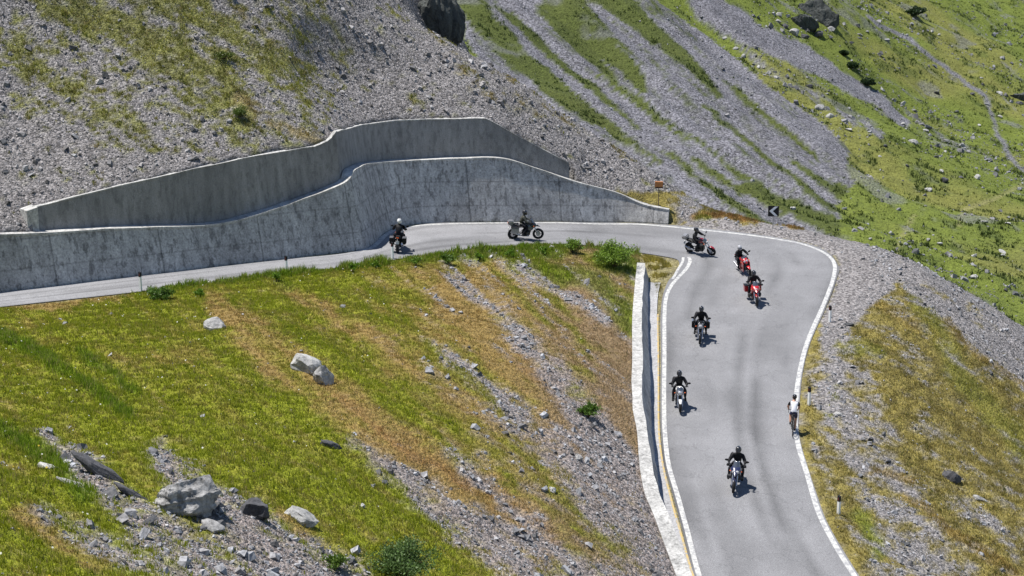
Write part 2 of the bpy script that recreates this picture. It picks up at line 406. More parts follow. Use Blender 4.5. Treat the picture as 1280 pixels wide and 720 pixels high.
for u, v in [(0, 0), (0, 150), (120, 0), (120, 120), (250, 0), (250, 110), (350, 0), (350, 100), (450, 0), (450, 80), (520, 80), (600, 115), (680, 165), (750, 215)]:
    j = int(np.argmin(np.abs(bu - u))); td = -ray(u, v)[2] / ray(u, v)[1]; sl_ = .66
    hp.append(at_y(u, v, (CZ - gz[j] + sl_ * BAR[j, 1]) / (sl_ + td)))
for u, v in [(420, -60), (495, 0), (573, 50), (655, 101), (729, 156), (790, 190), (830, 222)]:
    j = int(np.argmin(np.abs(bu - u))); td = -ray(u, v)[2] / ray(u, v)[1]; sl_ = .62
    q = at_y(u, v, min((CZ - gz[j] + sl_ * BAR[j, 1]) / (sl_ + td), 125 if u < 600 else 117)); hp.append(q); hp.append(q + np.array([3.5, 4, -4.5])); hp.append(q + np.array([8, 10, -14.]))
hp.append(at_y(850, 252, 112.6))
for u, v, z in [(0, -250, 24), (250, -250, 26), (480, -200, 22), (-250, 0, 18), (-250, -200, 26)]:
    hp.append(at_z(u, v, z) if False else at_y(u, v, {0: 105, 250: 115, 480: 133, -250: 92}[u] + (6 if v < -150 and u < 0 else 0)))
for x, y, z in [(6, 140, -10), (14, 132, -12), (20, 124, -10), (30, 120, -12), (-20, 150, 8), (0, 150, -12), (20, 145, -20), (40, 130, -22), (36, 112, -12), (45, 110, -18), (-40, 150, 40), (45, 140, -30),
                (55, 100, -22), (55, 80, -20), (50, 60, -19), (45, 40, -17), (-60, 150, 55), (30, 40, -11)]:
    hp.append((x, y, z))
for p in OUTE[::5]: hp.append((p[0], p[1], zroad(p[0], p[1])))
for u, v, z in [(880, 270, .45), (930, 272, .25), (1000, 283, -.1), (1080, 300, -.3), (1145, 330, -.6), (1200, 362, -1.9), (1280, 412, -4.4), (1100, 430, -1.3), (1280, 600, -6.2), (1280, 500, -5.6), (1280, 720, -6), (1150, 600, -3.7),
                (1100, 500, -1.9), (1200, 500, -3.8), (1200, 430, -2.5), (1180, 720, -4.3), (1090, 380, -.8), (930, 266, .3), (1060, 640, -3.1), (1040, 450, -1.1), (1030, 560, -2.3)]:
    hp.append(at_z(u, v, z))
OUT_RBF = RBF(hp)
Lout = np.vstack([BAR, OUTE[:, :2]])
Lin = np.vstack([INE[:nfree, :2], RL[:, :2] + RN * (RL[:, 3] * .5)[:, None]])
polyOUT = [tuple(p) for p in Lout] + [(Lout[-1][0], -50), (300, -50), (300, 400), (-300, 400), (-300, Lout[0][1])]
polyIN = [tuple(p) for p in Lin] + [(Lin[-1][0], -50), (-300, -50), (-300, Lin[0][1])]
FREE_IN = INE[:nfree, :2]; FREE_OUT = OUTE[:, :2]
def ground(x, y):
    x = np.atleast_1d(np.asarray(x, float)); y = np.atleast_1d(np.asarray(y, float))
    zr = zroad(x, y) - .035
    io = pip(x, y, polyOUT); ii = pip(x, y, polyIN)
    d1, _ = pdist(x, y, FREE_IN); d2, _ = pdist(x, y, FREE_OUT)
    n1 = (fbm(x * .35, y * .35, 3) - .5) * .9 + (fbm(x * 1.6, y * 1.6, 9) - .5) * .22
    n2 = (fbm(x * .3, y * .3, 5) - .5) * .55 + (fbm(x * 1.1, y * 1.1, 8) - .5) * .3
    dr, _ = pdist(x, y, RL[:, :2]); dw, tw = pdist(x, y, BAR)
    zi = IN_RBF(x, y) + n1 * sst(.5, 4, np.minimum(d1, dr))
    zo = OUT_RBF(x, y) + n2 * sst(.8, 5, np.minimum(d2, dw))
    gn = np.interp(tw, np.linspace(0, 1, len(BAR)), gz); zo = np.minimum(zo, gn + .02 + .8 * dw + 14 * sst(3, 12, dw) + 50 * sst(9, 16, dw))
    zi = zr + (zi - zr) * np.where(d1 < 1.2, sst(0, 1.2, d1), 1)
    zo = zr + (zo - zr) * np.where((d2 < 1.5), sst(-.2, 1.5, d2), 1)
    z = zr.copy(); z[io] = zo[io]; z[ii] = zi[ii]
    return z
# far ground
farp = [at_y(u, v, y) for u, v, y in [
    (300, 0, 330), (500, 0, 330), (600, 0, 332), (800, 0, 372), (1000, 0, 430), (1140, 0, 490), (1280, 0, 545), (560, 60, 300), (640, 100, 300), (750, 80, 325), (850, 100, 322), (950, 60, 380), (1050, 100, 392), (1160, 100, 430), (1280, 100, 455),
    (750, 180, 268), (830, 180, 275), (900, 180, 284), (980, 180, 310), (1050, 180, 332), (1160, 180, 365), (1280, 180, 392), (850, 250, 238), (920, 250, 246), (1000, 250, 262), (1080, 250, 282), (1150, 250, 302), (1280, 250, 335),
    (1000, 290, 236), (1150, 330, 243), (1280, 400, 232), (1280, 330, 265), (1400, 200, 400), (1400, 0, 560), (300, 100, 290), (900, -80, 450), (1280, -80, 640), (600, -80, 380), (1450, 330, 275), (900, 400, 190), (1200, 520, 185)]]
FAR_RBF = RBF(farp, .3)
def farground(x, y):
    z = FAR_RBF(x, y)
    z = z + (fbm(x * .03, y * .03, 21) - .5) * 7 * sst(20, 80, x) + (fbm(x * .12, y * .12, 22) - .5) * 2.6
    # runnels down the fall line on the scree flank
    b = x * .82 + y * .57
    m = 1 - sst(50, 85, x)
    z = z + m * (fbm(b * .12, (x - y) * .012, 24) - .5) * 7
    return z

# ------------------------------------------------------------ cover of the ground (what grows or lies where)
def strokes(u, v, L, warp=9):
    wu = u + (fbm(u / 22, v / 22, 31) - .5) * warp * 2.2; wv = v + (fbm(u / 22, v / 22, 32) - .5) * warp * 2.2
    r = np.zeros(np.shape(u))
    for pts, w0, w1, s in L:
        d, t = pdist(wu, wv, pts); wd = w0 + (w1 - w0) * t
        r = np.maximum(r, s * (1 - sst(.35, 1.25, d / wd)))
    return r
G_GRAVEL = [([(560, 345), (640, 400), (700, 470), (760, 550)], 8, 28, .8), ([(690, 460), (760, 570), (805, 650), (840, 730)], 22, 58, 1.15), ([(645, 333), (700, 365), (750, 400)], 6, 12, .8),
            ([(440, 550), (540, 630), (660, 700), (760, 750)], 10, 55, 1.05), ([(200, 565), (250, 620), (320, 680), (420, 745)], 20, 60, 1.2), ([(50, 540), (120, 600), (200, 665), (290, 730)], 10, 40, 1.0),
            ([(50, 640), (150, 690), (250, 740)], 14, 34, .8), ([(525, 420), (600, 480), (700, 580)], 8, 20, .7), ([(90, 560), (150, 600), (180, 630)], 9, 9, .9), ([(550, 330), (600, 370), (650, 430)], 7, 12, .7),
            ([(680, 540), (740, 620), (800, 710)], 20, 46, 1.0), ([(560, 560), (640, 640), (740, 720)], 8, 18, .7)]
G_DRY = [([(270, 380), (380, 470), (520, 580), (660, 680)], 20, 46, .85), ([(560, 370), (680, 490), (770, 620)], 24, 34, .7), ([(730, 370), (775, 460), (790, 560)], 26, 36, .75), ([(330, 350), (430, 400), (520, 470)], 10, 18, .7),
         ([(0, 384), (150, 372)], 6, 6, .8), ([(30, 650), (120, 700)], 20, 20, .6), ([(590, 350), (700, 440)], 14, 20, .5), ([(350, 640), (420, 690)], 10, 16, .7)]
G_ORANGE = [([(470, 540), (600, 610), (700, 690)], 10, 16, .9), ([(640, 430), (730, 540), (800, 640)], 8, 12, .7), ([(400, 480), (500, 560)], 8, 12, .6), ([(600, 600), (720, 690)], 8, 9, .8)]
G_GREEN = [([(0, 420), (60, 450), (160, 520)], 12, 7, .9), ([(0, 540), (70, 580), (110, 620)], 12, 12, .9), ([(100, 440), (170, 490)], 6, 6, .8), ([(200, 360), (300, 340), (450, 322), (560, 318), (700, 312)], 9, 14, .9),
           ([(640, 330), (740, 350), (790, 400)], 14, 20, .6), ([(760, 320), (800, 345)], 20, 12, .8), ([(330, 340), (360, 360)], 10, 10, .5)]
H_GRASS = [([(60, -10), (200, 60), (300, 130)], 34, 30, .62), ([(-10, 50), (80, 110), (160, 160)], 26, 14, .42), ([(200, 0), (330, 60), (380, 100)], 22, 10, .5), ([(270, 60), (310, 85)], 7, 7, .9), ([(320, 85), (350, 105)], 6, 6, .9),
           ([(360, 110), (385, 135)], 5, 5, .9), ([(480, 10), (560, 60), (600, 95)], 8, 6, .35), ([(240, 130), (300, 160), (320, 190)], 16, 10, .4)]
H_DRY = [([(300, 120), (360, 160), (400, 180)], 12, 12, .75), ([(90, 150), (130, 200)], 12, 8, .4), ([(540, 40), (600, 110), (720, 150)], 16, 22, .4), ([(300, 20), (350, 60)], 12, 8, .5), ([(620, 85), (700, 135), (800, 200)], 6, 5, .5)]
O_GRAVEL = [([(1056, 335), (1056, 365), (1046, 392)], 14, 10, 1.4), ([(1040, 312), (1075, 320), (1110, 330)], 18, 18, 1.5), ([(850, 276), (950, 288), (1050, 300), (1120, 318)], 8, 26, 1), ([(1060, 312), (1090, 350), (1060, 400)], 26, 16, 1), ([(1080, 480), (1110, 560), (1140, 640), (1170, 720)], 18, 28, .75), ([(1130, 340), (1200, 385), (1290, 440)], 14, 42, 1.1),
            ([(1045, 440), (1045, 500), (1080, 570), (1130, 650), (1170, 730)], 26, 50, .85), ([(850, 255), (870, 262)], 14, 14, 1), ([(1180, 440), (1280, 490)], 8, 12, .5), ([(1200, 620), (1280, 700)], 12, 16, .5), ([(1020, 560), (1060, 660), (1110, 730)], 7, 7, .4)]
O_ORANGE = [([(868, 272), (935, 272), (1000, 284)], 5, 4, 1.1), ([(1185, 400), (1225, 445), (1290, 492)], 6, 6, .5), ([(1130, 620), (1200, 670), (1270, 720)], 7, 9, .55), ([(1100, 380), (1170, 420)], 8, 12, .35), ([(1090, 590), (1140, 600)], 7, 7, .6)]
O_GREEN = [([(1040, 470), (1040, 520)], 9, 9, .7), ([(1080, 650), (1095, 690)], 16, 16, .8), ([(1150, 380), (1200, 470), (1280, 560)], 16, 20, .4), ([(1040, 430), (1100, 440)], 10, 10, .4), ([(875, 276), (890, 277)], 6, 6, .8)]
SHOULDER = [(845, 278), (960, 281), (1010, 286), (1085, 298), (1150, 326), (1135, 345), (1105, 366), (1080, 392), (1056, 420), (1030, 440), (1022, 420), (1040, 370), (1040, 330), (1000, 305), (900, 290), (845, 286)]
CREST = [(1125, 322), (1160, 332), (1300, 415), (1300, 500), (1225, 445), (1180, 395), (1135, 355)]
def cover_near(x, y, z):
    u, v, _ = proj(x, y, z)
    io = pip(x, y, polyOUT); ii = pip(x, y, polyIN)
    al = (u * .77 + v * .64); ac = (u * .64 - v * .77)
    st = fbm(ac / 7, al / 55, 41, 3); st2 = fbm(ac / 16, al / 110, 44, 3); nn = fbm(x * 1.5, y * 1.5, 42, 3)
    sf = fbm(ac / 3.4, al / 24, 49, 3); HR = pip(u + (nn - .5) * 40, v, [(20, -40), (420, -40), (440, 60), (400, 190), (300, 190), (150, 190), (0, 130)]) * 1.0
    # inner slope
    gi = strokes(u, v, G_GRAVEL); di = strokes(u, v, G_DRY, 14); oi = strokes(u, v, G_ORANGE, 12); ri = strokes(u, v, G_GREEN, 8)
    east = sst(0, 230, (u - 330) * .82 - (v - 380) * .57 + 20) * sst(380, 560, u)
    gi = np.clip(gi * .9 * (.35 + 1.2 * st) + east * .5 * (st > .57) * sst(.5, .7, st), 0, 1)
    ff = fbm(x * 4, y * 4, 52, 2); gi = sst(.12, .95, gi + (nn - .5) * .5 + (ff - .5) * .5 + (sf - .5) * .8)
    di = np.clip(di * (.45 + 1.1 * st2) + east * .62 + (st - .5) * 1.1 + (nn - .5) * .45 + (sf - .5) * 1.0 - ri * .5 + sst(.52, .74, fbm(x * .22, y * .22, 57, 3)) * .35, 0, 1)
    oi = oi * sst(.35, .6, st)
    # hillside + outer slope
    hs = sst(280, 200, v) * (u < 870) + (u < 500) * 1.0; hs = np.clip(hs, 0, 1) * io
    hg = strokes(u, v, H_GRASS, 12) * (.3 + 1.4 * st); hd = strokes(u, v, H_DRY, 12) * (.35 + 1.2 * st)
    og = strokes(u, v, O_GRAVEL, 12); wu_ = u + (fbm(u / 14, v / 14, 35) - .5) * 26; wv_ = v + (fbm(u / 14, v / 14, 36) - .5) * 18
    pg = pip(wu_, wv_, SHOULDER) * 1.0; pc = pip(wu_, wv_, CREST) * 1.0; og = np.maximum(og, np.maximum(pg * 1.8, pc * 1.35)); oo = strokes(u, v, O_ORANGE, 6); on = strokes(u, v, O_GREEN, 10)
    st3 = fbm((u * .5 - v * .86) / 8, (u * .86 + v * .5) / 45, 47, 3)
    og = sst(.25, .85, og * .62 + (st3 - .5) * 1.1 + (nn - .5) * .7 + (ff - .5) * .8 + .23)
    ridge = sst(.3, .9, og)
    green = np.where(ii, np.clip(1 - di * .8, 0, 1), np.where(hs > .5, sst(.26, .7, hg * .8 + .30 * HR + .04 + (sf - .5) * 1.3 + (nn - .5) * .5 + (ff - .5) * .8 - .06 * (u > 520)), .45 + (st3 - .5) * 1.2 + on * .5))
    dry = np.where(ii, di, np.where(hs > .5, sst(.26, .7, hd * .9 + (nn - .5) * .6 + (ff - .5) * .6), .55))
    grav = np.where(ii, gi, np.where(hs > .5, 1 - np.clip(np.maximum(green, dry * .8), 0, 1) * .85, og))
    grav = np.where(io & (hs < .5) & (oo > .3), grav * (1 - np.clip(oo, 0, 1)), grav)
    rich = np.where(ii, ri, np.where(hs > .5, 0, on * .8))
    rich = np.where(hs > .5, 0, rich); orange = np.where(ii, oi * .75, np.where(io & (hs < .5), oo, 0))
    flat = ~(io | ii)
    grav = np.where(flat, .4, grav)
    # retaining wall end patch
    return dict(u=u, v=v, ii=ii, io=io, flat=flat, green=np.clip(green, 0, 1), dry=np.clip(dry, 0, 1), grav=np.clip(grav, 0, 1), rich=np.clip(rich, 0, 1), orange=np.clip(orange, 0, 1), hs=hs > .5, nn=nn, st=st)
cG = np.array([.245, .275, .020]); cR = np.array([.13, .225, .015]); cD = np.array([.35, .225, .09]); cO = np.array([.29, .15, .06]); cS = np.array([.215, .205, .205]); cP = np.array([.27, .19, .15])
def mixc(a, b, t): return a + (b - a) * np.asarray(t)[..., None]
def veg_color(c):
    v = mixc(np.broadcast_to(cG, c['u'].shape + (3,)), cD, np.clip(c['dry'] * .85, 0, 1))
    v = mixc(v, cO, c['orange'] * .8)
    hsm = c['hs'] | (c['io'] & ~c['hs']); v = mixc(v, np.where(c['hs'][:, None], np.array([[.17, .155, .06]]), np.array([[.27, .215, .085]])), np.where(c['hs'], .6, np.where(c['io'], .5, 0)) * (1 - c['orange']) * (1 - c['rich']))
    v = mixc(v, cP, np.where(c['ii'], .5 * c['dry'] * sst(620, 740, c['u']), 0))
    k = fbm(c['u'] / 9, c['v'] / 7, 83, 3); v = v * np.where(c['ii'], 1, .72 + .56 * sst(.3, .7, k))[..., None]
    return mixc(v, cR, c['rich'] * .75)
# ------------------------------------------------------------ near ground sheet
def sheet(name, x0, x1, y0, y1, st, hf, cf, mat, keep=None):
    xs = np.arange(x0, x1 + 1e-6, st); ys = np.arange(y0, y1 + 1e-6, st)
    X, Y = np.meshgrid(xs, ys, indexing='ij'); Z = hf(X.ravel(), Y.ravel())
    V = np.column_stack([X.ravel(), Y.ravel(), Z]); Fc = gridfaces(len(xs), len(ys))
    col, gr = cf(V[:, 0], V[:, 1], V[:, 2])
    o = npmesh(name, V, Fc, mat, smooth=True, col=col, gravel=gr); o['kind'] = 'structure'; return o
M_ground = ground_mat('mountain_ground', 8.5, 7.0, .07)
M_far = ground_mat('far_ground', 3.2, 2.2, .16)
def near_cf(x, y, z):
    c = cover_near(x, y, z)
    veg = veg_color(c) * (.62 + .25 * c['nn'])[..., None]
    g = mixc(np.broadcast_to(cS, veg.shape), cP, np.where(c['ii'], .12 + .35 * (1 - c['st']), .05))
    col = mixc(veg, g, c['grav'])
    return col, np.clip(c['grav'] + .15, 0, 1)
near = sheet('mountainside', -52, 54, 26, 152, .28, ground, near_cf, M_ground)

# ------------------------------------------------------------ far ground
FLANK = [(540, -60), (800, -60), (822, 0), (864, 31), (918, 70), (962, 108), (1027, 154), (1062, 188), (1064, 230), (1045, 262), (1062, 330), (700, 330)]
F_GREY = [([(866, -30), (885, 8), (943, 44), (999, 67), (1043, 94), (1093, 122), (1134, 157)], 24, 6, 1.3), ([(925, 62), (980, 100), (1040, 140), (1100, 165)], 6, 8, .55), ([(600, -10), (608, 0), (647, 43), (678, 78), (721, 109), (791, 175), (830, 210)], 5, 8, 1.3),
          ([(628, -10), (667, 35), (713, 74), (752, 113), (815, 171)], 3.5, 6, 1.2)]
F_GREEN = [([(580, -10), (600, 12), (640, 58), (690, 104), (740, 142), (790, 176), (822, 204)], 26, 5, 1.1), ([(640, 20), (690, 70), (750, 118), (800, 160)], 7, 3, .9), ([(700, -10), (740, 40), (785, 85), (802, 112)], 26, 6, 1.05), ([(680, 10), (730, 60), (770, 105), (840, 165)], 12, 3, .7),
           ([(745, -20), (795, 20), (850, 66), (898, 120)], 20, 4, 1.15), ([(921, 111), (971, 155), (990, 170), (1020, 200)], 4, 3, .9), ([(830, 190), (900, 240), (960, 285)], 4, 7, .8), ([(930, 235), (990, 260), (1060, 292)], 9, 14, .8), ([(870, 200), (930, 238)], 4, 4, .7), ([(990, 205), (1050, 240)], 3, 10, .6), ([(880, 130), (960, 200), (1040, 262)], 3, 5, .6), ([(760, 185), (840, 240), (900, 275)], 3, 4, .6), ([(850, 160), (920, 215), (980, 250)], 3, 6, .5), ([(800, 125), (860, 175)], 4, 3, .5)]
PATHPX = [(1085, 20), (1100, 32), (1140, 50), (1165, 72), (1192, 92), (1212, 108), (1231, 120), (1238, 140), (1243, 160), (1256, 183), (1268, 205), (1290, 222)]
TRACKPX = [(1262, 180 + 60), (1225, 262), (1205, 270), (1190, 285)]
def cover_far(x, y, z):
    u, v, _ = proj(x, y, z)
    al = (u * .72 + v * .69); ac = (u * .69 - v * .72)
    st = fbm(ac / 6, al / 60, 61, 3); nn = fbm(x * .25, y * .25, 62, 4); big = fbm(x * .035, y * .035, 63, 3)
    g = strokes(u, v, F_GREY, 5); n = strokes(u, v, F_GREEN, 5)
    wu = u + (fbm(ac / 9, al / 70, 33) - .5) * 16; flank = pip(wu, v, FLANK).astype(float)
    s = flank * .84 - n * 1.25 + g * (1.15 - .5 * flank) + (st - .5) * .8 + (nn - .5) * .4 + (fbm(ac / 2.6, al / 26, 68, 3) - .5) * 1.0
    gr = np.clip(sst(.25, .78, s), 0, 1)
    # scattered stony patches on the meadow
    gr = np.maximum(gr, sst(.66, .74, fbm(x * .11, y * .11, 66, 4)) * .5)
    path, _ = pdist(u + (vn(u / 9, v / 9, 5) - .5) * 5, v, PATHPX)
    tr, _ = pdist(u, v, [(1262, 165), (1280, 205)])
    gr = np.maximum(gr, 1 - sst(1.2, 3.6, path))
    return u, v, gr, st, nn, big, flank
def far_cf(x, y, z):
    u, v, gr, st, nn, big, flank = cover_far(x, y, z)
    g1 = np.array([.125, .155, .030]); g2 = np.array([.165, .170, .045]); g3 = np.array([.065, .09, .022])
    veg = mixc(np.broadcast_to(g1, u.shape + (3,)), g2, sst(.42, .66, big)); veg = mixc(veg, g3, sst(.56, .7, nn) * .55); veg = mixc(veg, np.array([.066, .082, .022]) , flank * .9)
    tracks, _ = pdist(u, v, [(1142, 270), (1125, 300), (1118, 330)]); t2, _ = pdist(u, v, [(1290, 225), (1240, 250), (1205, 262), (1198, 282)])
    veg = mixc(veg, np.array([.27, .25, .12]), np.maximum(1 - sst(1, 3, tracks), 1 - sst(1, 3, t2)) * .6)
    gc = np.broadcast_to(np.array([.150, .148, .165]), veg.shape) * (.75 + .5 * st)[..., None]
    return mixc(veg, gc, gr), gr
far = sheet('far_valley', -100, 230, 108, 700, .8, farground, far_cf, M_far)

# ------------------------------------------------------------ road
M_asph = asphalt_mat(); M_white = paint_mat('road_paint_white', (.47, .47, .45), .37); M_yellow = paint_mat('road_paint_yellow', (.42, .31, .12), .40)
def pairs():
    pin = [(0, 0)]
    # matched stations: inner px -> outer px
    A = [((-70, 394), (-70, 376)), ((0, 384), (0, 366)), ((180, 364), (180, 344.5)), ((350, 342), (350, 325)), ((430, 334), (445, 314)), ((490, 325), (480, 294)), ((560, 315), (530, 280)), ((640, 308), (625, 278)),
         ((700, 305), (700, 277.5)), ((760, 309), (770, 278.5)), ((800, 316), (835, 281)), ((832, 321), (900, 287.5)), ((845, 324), (970, 296.5)), ((849, 328), (1027, 310.5)), ((848, 334), (1048, 332)), ((843, 343), (1046, 348)), ((835, 352), (1040, 366)),
         ((828, 372), (1030, 390)), ((825.5, 400), (1013, 428)), ((826, 440), (1003, 468)), ((825.5, 500), (998.5, 520)), ((826, 540), (999, 545)), ((830, 580), (1007, 575)), ((841, 620), (1020, 615)), ((852, 660), (1036, 657)), ((867, 720), (1074, 720)), ((886, 765), (1105, 765)), ((912, 820), (1150, 820))]
    return A
PA = pairs()
pi_ = np.array([hit(*a) for a, b in PA]); po_ = np.array([hit(*b) for a, b in PA])
RR = resample(np.hstack([(pi_ + po_) / 2, pi_, po_]), .4); NA = 17
V = []
for r in RR:
    for k in range(NA):
        t = k / (NA - 1); p = r[3:5] * (1 - t) + r[6:8] * t; V.append((p[0], p[1], t))
V = np.array(V); tt = V[:, 2].copy(); V[:, 2] = zroad(V[:, 0], V[:, 1]) + .01
ss = np.repeat(np.arange(len(RR)), NA) * .4
tr = .5 * (np.exp(-((tt - .28) / .07) ** 2) + np.exp(-((tt - .68) / .08) ** 2)) * .08 * (vn(ss * .15, tt * 3, 9) + .5)
base = np.array([.185, .185, .192])[None] * (1.02 - tr - .20 * sst(.5, .75, fbm(ss * .12, tt * 7, 14)) - .30 * sst(.56, .74, fbm(ss * .07, tt * 26, 15, 3)) + .04 * vn(ss * .4, tt * 10, 3))[:, None]
base *= (1 + .22 * sst(8, -2, V[:, 0]))[:, None]  # grazing sun glare on the upper leg, painted in as lighter asphalt
patch = sst(.1, .0, tt) * .15
base *= (1 - patch)[:, None]
road = npmesh('road', V, gridfaces(len(RR), NA), M_asph, smooth=True, col=base); road['kind'] = 'structure'
def strip(name, px, width, mat, off, zo, kind='structure', px_mode=True, wfn=None):
    P = resample([hit(u, v) for u, v in px] if px_mode else px, .25); N = normals2d(P); n = len(P); Vv = []
    for i, (p, q) in enumerate(zip(P, N)):
        wd = width * (wfn(i / n) if wfn else 1)
        for s in (-.5, .5):
            a = p[:2] + q * (off + s * wd); Vv.append((a[0], a[1], zroad(a[0], a[1]) + zo))
    o = npmesh(name, Vv, gridfaces(n, 2), mat, smooth=True); o['kind'] = kind; return o
LWL = [(861, 321.5), (862.5, 327), (858, 336), (847, 348), (838, 359), (832, 375), (830.5, 400), (830.5, 440), (830, 500), (831, 540), (835.5, 580), (847, 620), (858, 660), (874, 720), (893, 765), (918, 815)]
LOUT = [(500, 284.5), (540, 281), (600, 279.2), (700, 278.8), (780, 280.2), (830, 283), (866, 286.5), (900, 290), (940, 294.5), (970, 299), (1000, 304.5), (1024, 313), (1038, 322), (1043.5, 333), (1041.5, 348), (1035.5, 366), (1028, 384), (1009, 428),
        (999, 468), (995, 500), (994, 530), (998.5, 560), (1008.5, 592), (1023, 640), (1043, 680), (1068, 720), (1099, 765), (1140, 815)]
strip('road_marking', LWL, .21, M_white, 0, .016)
strip('road_marking', [(854, 322), (853, 328), (847, 338), (841, 349)], .16, M_white, 0, .020)
strip('road_marking', LOUT, .225, M_white, 0, .016)
strip('road_marking', [(452, 314), (466, 309), (474, 302), (482, 294), (490, 289), (500, 284.5)], .3, M_white, 0, .016)

# ------------------------------------------------------------ walls
M_wallL = concrete_mat('weathered_concrete', (.42, .405, .39), .32, .45, 6.0); M_wallU = concrete_mat('dark_rough_concrete', (.26, .25, .24), .25, .25, 0, 24.0)
M_cap = concrete_mat('pale_concrete', (.43, .425, .41), .3, .35); M_gut = concrete_mat('gutter_concrete', (.30, .30, .31), .2)
def profile_wall(name, C, N, rings_fn, mat, parent, cap_mat=None):
    """closed loop section swept along the line C"""
    secs = [rings_fn(i) for i in range(len(C))]; m = len(secs[0]); V = []; Fc = []
    for i, (c, n) in enumerate(zip(C, N)):
        for d, z in secs[i]: V.append((c[0] + n[0] * d, c[1] + n[1] * d, z))
    for i in range(len(C) - 1):
        for k in range(m): Fc.append((i * m + k, i * m + (k + 1) % m, (i + 1) * m + (k + 1) % m, (i + 1) * m + k))
    me = bpy.data.meshes.new(name); e = (len(C) - 1) * m
    Fc.append(tuple(range(m))[::-1]); Fc.append(tuple(range(e, e + m)))
    me.from_pydata(V, [], Fc); me.update(); me.materials.append(mat)
    bm = bmesh.new(); bm.from_mesh(me); bmesh.ops.recalc_face_normals(bm, faces=bm.faces); bm.to_mesh(me); bm.free()
    a = me.attributes.new('Run', 'FLOAT', 'POINT'); a.data.foreach_set('value', np.repeat(np.arange(len(C)) * .3, m).astype(np.float32))
    a = me.attributes.new('Hgt', 'FLOAT', 'POINT'); a.data.foreach_set('value', (np.array([v[2] for v in V]) - np.repeat([sc[0][1] for sc in secs], m)).astype(np.float32))
    return link(bpy.data.objects.new(name, me), parent)
def wob(i, a, s): return (vn(i * .3, s, 7) - .5) * a
lw = empty('retaining_wall', (WL[0, 0], WL[0, 1], WL[0, 2])); inv = Matrix.Translation(-lw.location)
def shift(o, e):
    o.data.transform(Matrix.Translation(-e.location)); return o
tag(lw, 'long pale stained concrete retaining wall curving directly along the upper road', 'retaining wall')
nW = len(WL)
shift(profile_wall('wall_body', WL, WN, lambda i: [(-.02, WL[i, 2] - .4), (.0, WL[i, 2] + .05), (BO[i] * .5, WL[i, 2] + (WL[i, 3] - WL[i, 2]) * .5), (BO[i], WL[i, 3] - .11), (BO[i] + LT - .05, WL[i, 3] - .11), (BO[i] + LT - .05, WL[i, 2] - .4)], M_wallL, lw), lw)
capw = np.where(umask, LT - .01, .42)
shift(profile_wall('coping', WL, WN, lambda i: [(BO[i] - .03 + wob(i, .02, 1), WL[i, 3] - .107), (BO[i] - .03 + wob(i, .02, 1), WL[i, 3] + wob(i, .03, 2)), (BO[i] + capw[i], WL[i, 3] + wob(i, .03, 3)), (BO[i] + capw[i], WL[i, 3] - .107)], M_cap, lw), lw)
UO = BO[u0:u1 + 1]; UC = WL[u0:u1 + 1]; UN = WN[u0:u1 + 1]; UZ = utz[u0:u1 + 1]
uw = empty('retaining_wall', (UC[0, 0], UC[0, 1], UC[0, 3]))
tag(uw, 'dark rough concrete upper wall set back above the pale wall, with a white end face at left', 'retaining wall')
shift(profile_wall('wall_body', UC, UN, lambda i: [(UO[i] + LT, UC[i, 3] - .5), (UO[i] + LT + .28, UZ[i] - .06), (UO[i] + LT + UT, UZ[i] - .06), (UO[i] + LT + UT, UC[i, 3] - .5)], M_wallU, uw), uw)
shift(profile_wall('coping', UC, UN, lambda i: [(UO[i] + LT + .25, UZ[i] - .057), (UO[i] + LT + .25, UZ[i] - .01 + wob(i, .05, 2)), (UO[i] + LT + UT - .1, UZ[i] + wob(i, .05, 4)), (UO[i] + LT + UT - .1, UZ[i] - .057)], M_cap, uw), uw)
# pale end face at the left end of the upper wall
e0 = UC[0]; n0 = UN[0]; t0 = np.array([n0[1], -n0[0]])
Vv = []
for a, zf in ((-.6, 0), (.0, 1)):
    for d in (UO[0] + LT - .08, UO[0] + LT + UT + .1):
        for z in (e0[3] + .003, UZ[0] + .05 - (.12 if a < 0 else 0)):
            Vv.append((e0[0] + t0[0] * a + n0[0] * d, e0[1] + t0[1] * a + n0[1] * d, z))
shift(npmesh('end_pillar', Vv, [(0, 1, 3, 2), (4, 6, 7, 5), (0, 4, 5, 1), (2, 3, 7, 6), (1, 5, 7, 3), (0, 2, 6, 4)], M_cap, uw), uw)
# retaining wall above the lower leg
rw = empty('retaining_wall', (RL[0, 0], RL[0, 1], RL[0, 2] - RL[0, 4]))
tag(rw, 'low white topped concrete wall between the grassy slope and the lower road', 'retaining wall')
def rprof(i):
    x, y, z, wd, h = RL[i]; q = wob(i, .05, 5)
    return [(0, z - h - .3), (0, z + .0), (wd + q, z), (wd + q + .33 * h, z - h - .05), (wd + q + .33 * h, z - h - .3)]
o = shift(profile_wall('wall_body', RL, RN, rprof, M_wallL, rw), rw)
shift(profile_wall('coping', RL, RN, lambda i: [(-.03, RL[i, 2] + .003), (-.03, RL[i, 2] + .07 + wob(i, .03, 6)), (RL[i, 3] + wob(i, .06, 8) + .03, RL[i, 2] + .07), (RL[i, 3] + wob(i, .06, 8) + .03, RL[i, 2] + .003)], M_cap, rw), rw)
